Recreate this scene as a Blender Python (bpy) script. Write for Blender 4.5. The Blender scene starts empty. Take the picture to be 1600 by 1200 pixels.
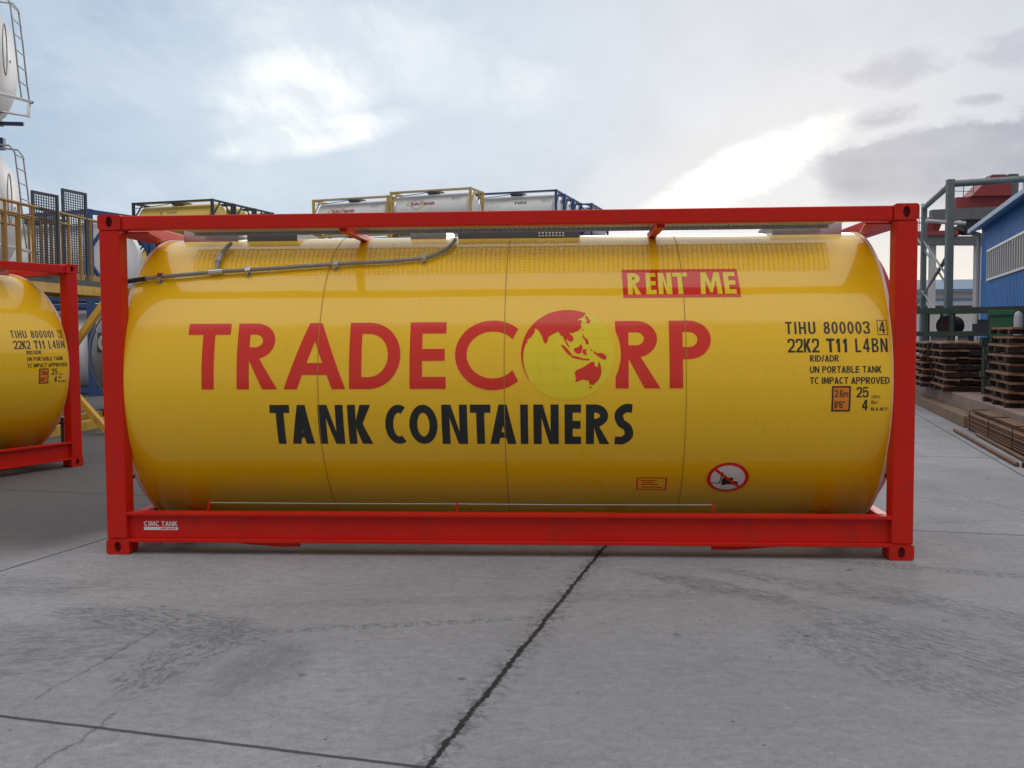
import bpy, bmesh, math, random
from mathutils import Vector, Matrix
random.seed(7)
R = math.radians
SC = bpy.context.scene
COL = SC.collection

# ------------------------------------------------------------------ camera
def make_camera():
    cx, cy, cz, yaw, pit, rol = 0.523, -7.092, 1.673, -0.0600, -0.0522, -0.006
    fw = Vector((math.sin(yaw)*math.cos(pit), math.cos(yaw)*math.cos(pit), math.sin(pit)))
    r = Vector((math.cos(yaw), -math.sin(yaw), 0)); u = r.cross(fw)
    r2 = r*math.cos(rol) + u*math.sin(rol); u2 = u*math.cos(rol) - r*math.sin(rol)
    cd = bpy.data.cameras.new('camera'); cd.sensor_width = 36; cd.lens = 1500/1600*36
    cd.clip_start = 0.05; cd.clip_end = 3000
    co = bpy.data.objects.new('camera', cd); COL.objects.link(co)
    m = Matrix.Identity(4)
    for i, a in enumerate((r2, u2, -fw)):
        for k in range(3): m[k][i] = a[k]
    m[0][3], m[1][3], m[2][3] = cx, cy, cz
    co.matrix_world = m; SC.camera = co
make_camera()

# ------------------------------------------------------------------ node helper
class NT:
    def __init__(s, tree): s.t = tree; s.n = tree.nodes; s.l = tree.links
    def node(s, typ, **kw):
        n = s.n.new(typ)
        for k, v in kw.items(): setattr(n, k, v)
        return n
    def put(s, sock, v):
        if v is None: return
        if hasattr(v, 'links') or isinstance(v, bpy.types.NodeSocket): s.l.new(v, sock)
        else: sock.default_value = v
    def m(s, op, a, b=None, c=None, clamp=False):
        n = s.node('ShaderNodeMath', operation=op, use_clamp=clamp)
        s.put(n.inputs[0], a); s.put(n.inputs[1], b)
        if c is not None: s.put(n.inputs[2], c)
        return n.outputs[0]
    def step(s, v, a, b, lo=0., hi=1.):
        n = s.node('ShaderNodeMapRange', interpolation_type='SMOOTHSTEP')
        s.put(n.inputs[0], v); s.put(n.inputs[1], a); s.put(n.inputs[2], b); s.put(n.inputs[3], lo); s.put(n.inputs[4], hi)
        return n.outputs[0]
    def mix(s, f, a, b, typ='MIX'):
        n = s.node('ShaderNodeMix', data_type='RGBA', blend_type=typ)
        s.put(n.inputs[0], f)
        for i, v in ((6, a), (7, b)):
            if isinstance(v, (tuple, list)): v = tuple(v)[:3] + (1,)
            s.put(n.inputs[i], v)
        return n.outputs[2]
    def noise(s, vec, scale, detail=4, rough=.55, dist=0., typ=None):
        n = s.node('ShaderNodeTexNoise')
        s.put(n.inputs['Vector'], vec); n.inputs['Scale'].default_value = scale; n.inputs['Detail'].default_value = detail
        n.inputs['Roughness'].default_value = rough; n.inputs['Distortion'].default_value = dist
        return n.outputs[0]
    def vmap(s, vec, loc=(0,0,0), rot=(0,0,0), sc=(1,1,1)):
        n = s.node('ShaderNodeMapping'); s.put(n.inputs[0], vec)
        n.inputs[1].default_value = loc; n.inputs[2].default_value = rot; n.inputs[3].default_value = sc
        return n.outputs[0]
    def sep(s, vec):
        n = s.node('ShaderNodeSeparateXYZ'); s.put(n.inputs[0], vec); return n.outputs
    def comb(s, x, y, z):
        n = s.node('ShaderNodeCombineXYZ'); s.put(n.inputs[0], x); s.put(n.inputs[1], y); s.put(n.inputs[2], z); return n.outputs[0]
    def dot(s, vec, d):
        n = s.node('ShaderNodeVectorMath', operation='DOT_PRODUCT'); s.put(n.inputs[0], vec); n.inputs[1].default_value = Vector(d).normalized()
        return n.outputs['Value']

# ------------------------------------------------------------------ world: evening sky, thin high cloud, dark cloud, added bank behind the camera
SUN_EL, SUN_AZ = R(15), R(11)         # azimuth clockwise from +y (low sun behind cloud, right of the tank)
def make_world():
    w = bpy.data.worlds.new('World'); SC.world = w; w.use_nodes = True
    t = NT(w.node_tree); t.n.clear()
    sky = t.node('ShaderNodeTexSky', sky_type='NISHITA'); sky.sun_disc = False
    sky.sun_elevation = SUN_EL; sky.sun_rotation = SUN_AZ
    d = t.node('ShaderNodeTexCoord').outputs['Generated']
    x, y, z = t.sep(d)
    zc = t.m('ADD', t.m('MAXIMUM', z, 0.0), 0.16)
    p = t.comb(t.m('DIVIDE', x, zc), t.m('DIVIDE', y, zc), 0.)
    n1 = t.noise(t.vmap(p, rot=(0,0,R(25)), sc=(1., .55, 1)), 1.5, 7, .6, .5)
    n2 = t.noise(t.vmap(p, loc=(3.1, 1.7, 0), rot=(0,0,R(-35)), sc=(1., .35, 1)), 4.5, 6, .62, .8)
    n3 = t.noise(t.vmap(d, sc=(1., 1., 2.4)), 5.0, 6, .6, .4)
    n4 = t.noise(t.vmap(d, loc=(2.2, 5.2, .7), sc=(1., 1., 2.0)), 11.0, 5, .6, .3)
    # left blue-grey to right pale grey
    side = t.step(x, -.32, .16)
    base = t.mix(side, (.455, .575, .725), (.655, .69, .765))
    lowpale = t.step(z, .22, .06)
    base = t.mix(t.m('MULTIPLY', lowpale, .30), base, (.66, .74, .80))
    # streaky veil
    veil = t.m('MULTIPLY', t.step(t.m('ADD', t.m('MULTIPLY', n1, .6), t.m('MULTIPLY', n2, .4)), .42, .66), .5)
    base = t.mix(veil, base, (.76, .83, .91))
    # directions in front of the camera as slopes: sideways a, upwards e
    ys = t.m('MAXIMUM', y, .02); a = t.m('DIVIDE', x, ys); e = t.m('DIVIDE', z, ys); front = t.step(y, .15, .5)
    wig = t.m('SUBTRACT', t.m('ADD', t.m('MULTIPLY', n3, .6), t.m('MULTIPLY', n4, .4)), .5)
    n5 = t.noise(t.vmap(d, loc=(1.2, .4, 3.), sc=(1., 1., 1.8)), 26.0, 5, .6, .2)
    wigf = t.m('ADD', wig, t.m('MULTIPLY', t.m('SUBTRACT', n5, .5), .5))
    def ell(ca, ce, ha, he, rot=0., wob=0., soft=1.0):
        da = t.m('SUBTRACT', a, ca); de = t.m('SUBTRACT', e, ce); c_, s_ = math.cos(R(rot)), math.sin(R(rot))
        p1 = t.m('DIVIDE', t.m('ADD', t.m('MULTIPLY', da, c_), t.m('MULTIPLY', de, s_)), ha)
        p2 = t.m('DIVIDE', t.m('SUBTRACT', t.m('MULTIPLY', de, c_), t.m('MULTIPLY', da, s_)), he)
        r2 = t.m('ADD', t.m('MULTIPLY', p1, p1), t.m('MULTIPLY', p2, p2))
        if wob: r2 = t.m('ADD', r2, t.m('MULTIPLY', wigf, wob))
        return t.m('MULTIPLY', t.step(r2, 1.0 + soft*.5, 1.0 - soft), front)
    ripple = t.step(t.m('ADD', t.m('MULTIPLY', n2, .7), t.m('MULTIPLY', n5, .3)), .40, .62)
    b1 = t.m('MAXIMUM', t.m('MULTIPLY', ell(-.28, .255, .10, .055, 12, 2.2), .75), t.m('MAXIMUM', t.m('MULTIPLY', ell(-.265, .210, .10, .020, 8, 2.4), .9), t.m('MULTIPLY', ell(-.20, .30, .20, .05, -15, 2.6), .35)))
    b1 = t.m('MULTIPLY', b1, t.m('ADD', .45, t.m('MULTIPLY', ripple, .75)), clamp=True)
    haze1 = ell(-.20, .25, .34, .13, 5, 1.2, 1.0)
    base = t.mix(t.m('MULTIPLY', haze1, .62), base, (.74, .83, .92))
    base = t.mix(b1, base, (1.10, 1.12, 1.12))
    glow = ell(.20, .165, .24, .085, 25, .5)
    base = t.mix(t.m('MULTIPLY', glow, .45), base, (.86, .86, .88))
    pl = ell(.172, .160, .125, .027, 26, 2.6, .95)
    base = t.mix(pl, base, (1.22, 1.20, 1.14))
    warm = t.m('MULTIPLY', t.m('MULTIPLY', t.step(z, .14, .03), t.step(x, .1, .34)), front)
    base = t.mix(t.m('MULTIPLY', warm, .75), base, (.93, .85, .75))
    edge = t.m('SUBTRACT', t.m('ADD', .172, t.m('MULTIPLY', t.m('SUBTRACT', a, .235), .27)), e)
    edge = t.m('ADD', edge, t.m('MULTIPLY', wigf, .085))
    lft = t.m('ADD', t.m('SUBTRACT', a, .245), t.m('MULTIPLY', wigf, .10))
    dk = t.m('MULTIPLY', t.m('MULTIPLY', t.step(edge, .0, .014), t.step(lft, -.008, .03)), t.step(e, .112, .150))
    for q in ((.317, .216, .040, .013, 12), (.330, .262, .050, .020, 5), (.405, .231, .032, .007, 4), (.450, .280, .05, .022, 10)):
        dk = t.m('MAXIMUM', dk, t.m('MULTIPLY', ell(*q, 5.5, .9), .5 if q[1] > .25 else .75))
    dk = t.m('MULTIPLY', dk, front)
    tone = t.mix(t.step(wigf, -.15, .2), (.40, .425, .51), (.50, .52, .60))
    base = t.mix(t.m('MULTIPLY', dk, .95), base, tone)
    # unseen bank and bright overhead cloud, added behind the photographer for the tank's reflection
    el = t.m('DIVIDE', z, t.m('MAXIMUM', t.m('MULTIPLY', y, -1.), .02))
    bank = t.m('MULTIPLY', t.step(t.m('ADD', el, t.m('MULTIPLY', t.m('SUBTRACT', n3, .5), .22)), 1.12, .86), t.step(y, .05, -.15))
    over = t.m('MULTIPLY', t.step(z, .35, .75), t.step(y, .5, -.1))
    base = t.mix(t.m('MULTIPLY', over, .9), base, (1.66, 1.64, 1.60))
    base = t.mix(bank, base, (.43, .425, .43))
    bg1 = t.node('ShaderNodeBackground'); t.l.new(sky.outputs[0], bg1.inputs[0]); bg1.inputs[1].default_value = .08
    bg2 = t.node('ShaderNodeBackground'); t.l.new(base, bg2.inputs[0]); bg2.inputs[1].default_value = 1.0
    ms = t.node('ShaderNodeMixShader'); ms.inputs[0].default_value = .95
    t.l.new(bg1.outputs[0], ms.inputs[1]); t.l.new(bg2.outputs[0], ms.inputs[2])
    out = t.node('ShaderNodeOutputWorld'); t.l.new(ms.outputs[0], out.inputs[0])
make_world()
sd = bpy.data.lights.new('sun', 'SUN'); sd.energy = .5; sd.angle = R(20); sd.color = (1., .93, .82)
so = bpy.data.objects.new('sun', sd); COL.objects.link(so)
so.rotation_euler = Vector((math.sin(SUN_AZ)*math.cos(SUN_EL), math.cos(SUN_AZ)*math.cos(SUN_EL), math.sin(SUN_EL))).to_track_quat('Z', 'Y').to_euler()
so.location = (0, 0, 40)
SC.view_settings.view_transform = 'Standard'; SC.view_settings.look = 'None'
SC.view_settings.exposure = 0.0; SC.view_settings.gamma = 1.0

# ------------------------------------------------------------------ materials
def pbsdf(name):
    m = bpy.data.materials.new(name); m.use_nodes = True
    t = NT(m.node_tree); b = t.n['Principled BSDF']
    return m, t, b
def paint(name, col, rough=.45, metal=0., var=.12, scale=3., coat=0., dirt=None, dirtamt=.0, bump=0., spec=.5):
    m, t, b = pbsdf(name)
    co = t.node('ShaderNodeTexCoord').outputs['Object']
    n = t.noise(co, scale, 6, .6)
    f = t.m('MULTIPLY', t.step(n, .3, .7), var)
    c = t.mix(f, col, tuple(c*.45 for c in col))
    if dirt:
        n2 = t.noise(t.vmap(co, sc=(1, 1, .5)), scale*2.3, 8, .68, .3)
        c = t.mix(t.m('MULTIPLY', t.step(n2, .52, .66), dirtamt), c, dirt)
    t.l.new(c, b.inputs['Base Color'])
    b.inputs['Roughness'].default_value = rough; b.inputs['Metallic'].default_value = metal
    b.inputs['Coat Weight'].default_value = coat; b.inputs['Coat Roughness'].default_value = .06
    b.inputs['Specular IOR Level'].default_value = spec
    rn = t.m('ADD', rough - .05, t.m('MULTIPLY', t.noise(co, scale*4, 4), .1)); t.l.new(rn, b.inputs['Roughness'])
    if bump:
        bn = t.node('ShaderNodeBump'); bn.inputs['Strength'].default_value = bump; bn.inputs['Distance'].default_value = .01
        t.l.new(t.noise(co, scale*8, 5), bn.inputs['Height']); t.l.new(bn.outputs[0], b.inputs['Normal'])
    return m
M = {}
M['red'] = paint('red_paint', (.60, .013, .005), .42, var=.14, scale=2., spec=.25, dirt=(.22, .03, .02), dirtamt=.22)
M['casting'] = paint('red_casting', (.58, .013, .005), .5, var=.25, scale=9., bump=.35, spec=.25, dirt=(.20, .05, .03), dirtamt=.45)
def tank_yellow():
    m, t, b = pbsdf('yellow_tank_paint')
    co = t.node('ShaderNodeTexCoord').outputs['Object']
    n = t.noise(co, 1.3, 5, .6)
    c = t.mix(t.m('MULTIPLY', t.step(n, .35, .7), .10), (.88, .52, .004), (.76, .42, .003))
    n2 = t.noise(t.vmap(co, sc=(6, 6, .7)), 4., 6, .7)
    c = t.mix(t.m('MULTIPLY', t.step(n2, .55, .72), .14), c, (.42, .25, .04))
    n3 = t.noise(t.vmap(co, sc=(1., 1., .25)), 7., 7, .75)
    c = t.mix(t.m('MULTIPLY', t.step(n3, .60, .72), .16), c, (.50, .36, .12))
    t.l.new(c, b.inputs['Base Color'])
    t.l.new(t.m('ADD', .03, t.m('MULTIPLY', t.noise(co, 3.1, 6, .65), .07)), b.inputs['Coat Roughness'])
    b.inputs['Roughness'].default_value = .4; b.inputs['Specular IOR Level'].default_value = .2
    b.inputs['Coat Weight'].default_value = 1.0; b.inputs['Coat Roughness'].default_value = .045; b.inputs['Coat IOR'].default_value = 1.5
    bn = t.node('ShaderNodeBump'); bn.inputs['Strength'].default_value = .085; bn.inputs['Distance'].default_value = .05
    t.l.new(t.noise(t.vmap(co, sc=(.7, 1, 1)), 2.2, 2), bn.inputs['Height']); t.l.new(bn.outputs[0], b.inputs['Normal'])
    t.l.new(bn.outputs[0], b.inputs['Coat Normal'])
    return m
M['tank'] = tank_yellow()
M['vinyl_red'] = paint('red_vinyl', (.68, .020, .005), .35, var=.04, coat=.8, spec=.2)
M['vinyl_black'] = paint('black_vinyl', (.012, .011, .010), .35, var=.02, coat=.3)
M['vinyl_white'] = paint('white_vinyl', (.74, .72, .72), .35, var=.05)
M['vinyl_yellow'] = paint('yellow_vinyl', (.82, .62, .012), .35, var=.04, coat=.8, spec=.2)
M['vinyl_line'] = paint('grid_vinyl', (.73, .57, .015), .3, var=.0)
M['vinyl_orange'] = paint('orange_vinyl', (.80, .22, .01), .3, var=.04)
M['rim'] = paint('white_rim', (.82, .70, .62), .4, var=.1)
M['seam'] = paint('seam_sealant', (.40, .24, .02), .6, var=.2, scale=8.)
M['galv'] = paint('galvanised_steel', (.36, .36, .35), .42, .75, var=.35, scale=14.)
M['pipe'] = paint('grey_pipe', (.30, .29, .26), .45, .3, var=.25, scale=8.)
M['steel'] = paint('bright_steel', (.62, .62, .62), .22, .95, var=.15, scale=7.)
M['plate'] = paint('dark_steel_plate', (.13, .135, .14), .45, .5, var=.25, scale=6.)
M['rubber'] = paint('black_rubber', (.025, .025, .025), .6, var=.2)
M['dark'] = paint('dark_hole', (.10, .006, .007), .8, var=.1)  # red darkened to paint the shade inside the casting openings
M['white_tank'] = paint('white_tank_paint', (.82, .81, .80), .4, var=.08, scale=1.2, dirt=(.55, .50, .45), dirtamt=.25)
M['grey_tank'] = paint('grey_tank_skin', (.36, .34, .33), .35, .2, var=.3, scale=1.5, dirt=(.2, .16, .13), dirtamt=.5)
M['far_yellow'] = paint('faded_yellow_paint', (.80, .54, .10), .5, var=.12, scale=1.)
M['yellow_steel'] = paint('yellow_frame_paint', (.66, .38, .04), .5, var=.25, scale=3., dirt=(.22, .12, .05), dirtamt=.5)
M['yellow_frame'] = paint('pale_yellow_frame', (.60, .42, .12), .5, var=.2)
M['rail_paint'] = paint('ochre_rail_paint', (.42, .22, .045), .55, var=.3, scale=6., dirt=(.16, .08, .04), dirtamt=.6)
M['blue_frame'] = paint('blue_frame_paint', (.025, .07, .20), .5, var=.3, scale=2.)
M['navy'] = paint('navy_paint', (.02, .03, .09), .5, var=.3)
M['dark_frame'] = paint('dark_grey_frame', (.035, .042, .06), .5, var=.3)
M['mesh_grey'] = paint('grey_mesh_steel', (.09, .095, .11), .5, .4, var=.3, scale=9.)
M['green_steel'] = paint('dark_green_machine', (.03, .055, .035), .55, var=.4, scale=4., dirt=(.10, .06, .03), dirtamt=.5)
M['green_bright'] = paint('green_cabinet_paint', (.02, .12, .06), .5, var=.2)
M['green_grey'] = paint('grey_green_steel', (.17, .20, .20), .5, .2, var=.25, scale=3., dirt=(.12, .09, .07), dirtamt=.3)
M['grey_girder'] = paint('grey_girder_paint', (.13, .135, .14), .55, var=.3, scale=1.5)
M['crane_red'] = paint('weathered_red_paint', (.30, .035, .04), .55, var=.35, scale=.8, dirt=(.16, .06, .04), dirtamt=.6)
M['pale_col'] = paint('pale_column_paint', (.50, .48, .47), .6, var=.2)
M['blue_wall'] = paint('blue_sheet_wall', (.04, .21, .56), .45, var=.18, scale=.7, dirt=(.03, .09, .24), dirtamt=.4)
M['blue_trim'] = paint('pale_blue_trim', (.13, .29, .50), .5, var=.15)
M['far_roof'] = paint('slate_blue_roof', (.13, .20, .29), .6, var=.2, scale=.3)
M['far_wall'] = paint('off_white_wall', (.55, .55, .56), .7, var=.15, scale=.3)
M['wood'] = paint('weathered_timber', (.22, .125, .075), .8, var=.4, scale=5.)
M['rust'] = paint('rusty_steel', (.030, .017, .015), .8, .1, var=.5, scale=3., dirt=(.12, .05, .028), dirtamt=.4, bump=.4)  # rust darkened for the shaded pallet insides; also straps, rollers and offcut
M['rust_light'] = paint('light_rust', (.34, .155, .075), .8, .0, var=.6, scale=2.2, dirt=(.045, .024, .022), dirtamt=.85, bump=.4)  # rust lightened so the deck edges look lit
M['rod'] = paint('brown_rod_steel', (.19, .078, .030), .8, .0, var=.5, scale=4., dirt=(.09, .045, .03), dirtamt=.6)
M['concrete'] = paint('pinkish_concrete', (.30, .20, .155), .85, var=.3, scale=1.6, dirt=(.15, .10, .08), dirtamt=.5, bump=.3)
M['glass'] = paint('window_glass', (.16, .17, .18), .15, var=.6, scale=5.)
M['alu'] = paint('pale_window_frame', (.60, .60, .60), .4, .3, var=.1)
M['eurored'] = paint('red_lettering', (.35, .02, .03), .5, var=.05)
M['grey_text'] = paint('grey_lettering', (.25, .25, .27), .5, var=.05)
M['drum_blue'] = paint('blue_drum_plastic', (.03, .10, .32), .4, var=.15)

def ground_mat():
    m, t, b = pbsdf('yard_concrete')
    co = t.node('ShaderNodeTexCoord').outputs['Object']
    x, y, z = t.sep(co)
    big = t.noise(co, .22, 5, .55); mid = t.noise(co, 1.1, 6, .6, .2); fine = t.noise(co, 22., 7, .75); grit = t.noise(co, 120., 4, .8)
    c = t.mix(t.step(big, .35, .65), (.345, .338, .355), (.255, .249, .264))
    c = t.mix(t.m('MULTIPLY', t.step(mid, .42, .68), .40), c, (.205, .20, .21))
    gr2 = t.noise(t.vmap(co, rot=(0, 0, .4), sc=(1, 2.2, 1)), 7., 8, .72, .4)
    c = t.mix(t.m('MULTIPLY', t.step(gr2, .50, .66), .40), c, (.15, .147, .155))
    c = t.mix(t.m('MULTIPLY', t.step(gr2, .46, .33), .38), c, (.42, .41, .42))
    c = t.mix(t.m('MULTIPLY', t.step(fine, .42, .64), .42), c, (.165, .16, .168))
    c = t.mix(t.m('MULTIPLY', t.step(grit, .54, .64), .40), c, (.50, .49, .49))
    c = t.mix(t.m('MULTIPLY', t.step(grit, .44, .34), .45), c, (.12, .118, .122))
    # slabs: u across the long joints, v along them
    a = math.atan2(3.98, .84); ca, sa = math.cos(a), math.sin(a)      # long joint direction
    wob = t.m('MULTIPLY', t.m('SUBTRACT', t.noise(co, 3.5, 5, .7), .5), .06)
    rx = t.m('SUBTRACT', x, -.03); ry = t.m('SUBTRACT', y, -3.49)
    v = t.m('ADD', t.m('MULTIPLY', rx, ca), t.m('MULTIPLY', ry, sa))
    u = t.m('SUBTRACT', t.m('MULTIPLY', rx, sa), t.m('MULTIPLY', ry, ca))
    # per-slab tone
    cell = t.comb(t.m('FLOOR', t.m('DIVIDE', u, 4.05)), t.m('FLOOR', t.m('DIVIDE', v, 5.2)), 0.)
    wn = t.node('ShaderNodeTexWhiteNoise'); t.l.new(cell, wn.inputs[0])
    c = t.mix(t.m('MULTIPLY', wn.outputs[0], .16), c, (.20, .195, .20))
    old = t.m('MULTIPLY', t.step(t.m('ADD', u, t.m('MULTIPLY', t.m('SUBTRACT', mid, .5), .5)), -3.9, -4.5), t.step(v, 1.9, 3.2))
    c = t.mix(t.m('MULTIPLY', old, .88), c, (.095, .086, .083))
    def joint(val, period, half, soft):
        q = t.m('SUBTRACT', t.m('MODULO', t.m('ADD', val, 400*period + period/2), period), period/2)
        return t.step(t.m('ABSOLUTE', q), half + soft, half)
    du = t.m('ADD', u, wob)
    main = t.step(t.m('ABSOLUTE', t.m('ADD', du, t.m('MULTIPLY', t.m('SUBTRACT', t.noise(co, 14., 5, .7), .5), .045))), .020, .008)
    mainhalo = t.m('MULTIPLY', t.step(t.m('ABSOLUTE', du), .15, .0), t.step(t.noise(co, 16., 7, .75), .45, .60))
    ju = joint(t.m('ADD', u, t.m('MULTIPLY', wob, .4)), 4.05, .006, .010)
    jv = joint(t.m('ADD', v, t.m('MULTIPLY', wob, .35)), 5.2, .007, .010)
    # dark stains and tyre scuffs: (cx, cy, angle, half length, half width, strength, streak scale)
    def stain(cx, cy, ang, hl, hw, k, sx=2.5, sy=9., thr=(.46, .57)):
        q = t.vmap(t.comb(t.m('SUBTRACT', x, cx), t.m('SUBTRACT', y, cy), 0.), rot=(0, 0, -ang))
        qx, qy, _ = t.sep(q)
        e = t.m('ADD', t.m('POWER', t.m('DIVIDE', t.m('ABSOLUTE', qx), hl), 2.), t.m('POWER', t.m('DIVIDE', t.m('ABSOLUTE', qy), hw), 2.))
        e = t.m('ADD', e, t.m('MULTIPLY', t.m('SUBTRACT', t.noise(co, 2.3, 7, .7), .5), 2.0))
        mask = t.step(e, 1.05, .35)
        return t.m('MULTIPLY', t.m('MULTIPLY', mask, t.step(t.noise(t.vmap(q, sc=(sx, sy, 1)), 3.6, 9, .8, .15), thr[0], thr[1])), k)
    st = None
    for s in ((-1.85, -1.70, R(160), .95, .28, .72, 2.5, 9., (.44, .60)), (-1.50, -2.25, R(82), .75, .24, .72, 3., 7., (.45, .60)), (-1.02, -2.40, R(84), .50, .24, .42, 1.5, 4., (.3, .65)), (-.6, -1.2, R(8), 1.2, .10, .25, 4., 9., (.4, .6)),
              (-.55, -1.70, R(12), 1.3, .06, .55, 6., 4.), (1.45, -.75, R(-38), .75, .17, .85, 2., 16.), (2.15, -.75, R(-38), .9, .16, .7, 2., 14.),
              (2.6, -2.0, R(-45), 1.3, .35, .6, 2., 9.), (3.2, -1.5, R(-45), 1.6, .22, .55, 2., 9.), (.9, -1.0, R(8), .9, .16, .4, 3., 9.),
              (3.1, -.25, R(-20), 1.0, .10, .6, 6., 6.), (-3.6, -1.0, R(5), 1.6, .3, .4, 1., 5.), (-4.2, 1.5, R(10), 2.5, .8, .45, 1., 3.), (3.0, -2.9, R(-60), .9, .3, .6, 3., 8.), (2.1, -2.2, R(-55), 1.0, .28, .45, 3., 7.), (3.6, -2.2, R(-50), 1.3, .5, .5, 2., 5.), (-2.6, -2.3, R(20), 1.0, .6, .4, 1.5, 4.)):
        q = stain(*s); st = q if st is None else t.m('MAXIMUM', st, q)
    c = t.mix(st, c, (.085, .085, .095))
    # faint curved tyre line and small spots
    vo = t.node('ShaderNodeTexVoronoi'); t.l.new(co, vo.inputs['Vector']); vo.inputs['Scale'].default_value = 2.6
    spot = t.m('MULTIPLY', t.step(t.m('ADD', vo.outputs['Distance'], t.m('MULTIPLY', t.m('SUBTRACT', t.noise(co, 30., 5, .7), .5), .10)), .085, .055), t.step(t.noise(co, 1.3, 3), .56, .60))
    c = t.mix(t.m('MULTIPLY', spot, .6), c, (.05, .05, .055))
    vo2 = t.node('ShaderNodeTexVoronoi'); t.l.new(co, vo2.inputs['Vector']); vo2.inputs['Scale'].default_value = 9.
    spot2 = t.m('MULTIPLY', t.step(t.m('ADD', vo2.outputs['Distance'], t.m('MULTIPLY', t.m('SUBTRACT', t.noise(co, 60., 5, .7), .5), .12)), .11, .07), t.step(t.noise(co, 1.7, 3), .52, .60))
    c = t.mix(t.m('MULTIPLY', spot2, .7), c, (.09, .085, .085))
    c = t.mix(t.m('MULTIPLY', mainhalo, .75), c, (.075, .07, .07))
    def crack(x0, y0, x1, y1, hw=.004):
        L_ = math.hypot(x1-x0, y1-y0); dx, dy = (x1-x0)/L_, (y1-y0)/L_
        px_ = t.m('SUBTRACT', x, x0); py_ = t.m('SUBTRACT', y, y0)
        al = t.m('ADD', t.m('MULTIPLY', px_, dx), t.m('MULTIPLY', py_, dy))
        pe = t.m('SUBTRACT', t.m('MULTIPLY', px_, dy), t.m('MULTIPLY', py_, dx))
        pe = t.m('ADD', pe, t.m('MULTIPLY', t.m('SUBTRACT', t.noise(co, 5., 7, .7), .5), .16))
        return t.m('MULTIPLY', t.step(t.m('ABSOLUTE', pe), hw+.008, hw*.4), t.m('MULTIPLY', t.step(al, -.02, .05), t.step(al, L_+.02, L_-.05)))
    cks = None
    for q in ((-1.95, -2.9, -1.80, -1.6), (-1.56, -3.6, -1.48, -3.0), (4.25, 4.1, 4.75, 1.8), (3.4, 1.36, 4.7, 1.63, .005), (-4.6, 2.6, -3.3, 2.9)):
        k_ = crack(*q); cks = k_ if cks is None else t.m('MAXIMUM', cks, k_)
    c = t.mix(t.m('MULTIPLY', cks, .5), c, (.06, .058, .06))
    vo3 = t.node('ShaderNodeTexVoronoi'); t.l.new(co, vo3.inputs['Vector']); vo3.inputs['Scale'].default_value = 34.
    pore = t.m('MULTIPLY', t.step(vo3.outputs['Distance'], .16, .08), t.step(t.noise(co, 3.3, 4), .50, .58))
    c = t.mix(t.m('MULTIPLY', pore, .6), c, (.10, .098, .10))
    cr = t.m('MAXIMUM', t.m('MULTIPLY', ju, .8), t.m('MAXIMUM', t.m('MULTIPLY', jv, .8), main))
    c = t.mix(cr, c, (.028, .027, .027))
    t.l.new(c, b.inputs['Base Color'])
    t.l.new(t.m('ADD', .65, t.m('MULTIPLY', mid, .3)), b.inputs['Roughness']); b.inputs['Specular IOR Level'].default_value = .15
    h = t.m('SUBTRACT', t.m('ADD', t.m('MULTIPLY', fine, .5), t.m('MULTIPLY', grit, .3)), t.m('MULTIPLY', cr, 2.5))
    bn = t.node('ShaderNodeBump'); bn.inputs['Strength'].default_value = .35; bn.inputs['Distance'].default_value = .012
    t.l.new(h, bn.inputs['Height']); t.l.new(bn.outputs[0], b.inputs['Normal'])
    return m
M['ground'] = ground_mat()

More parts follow.
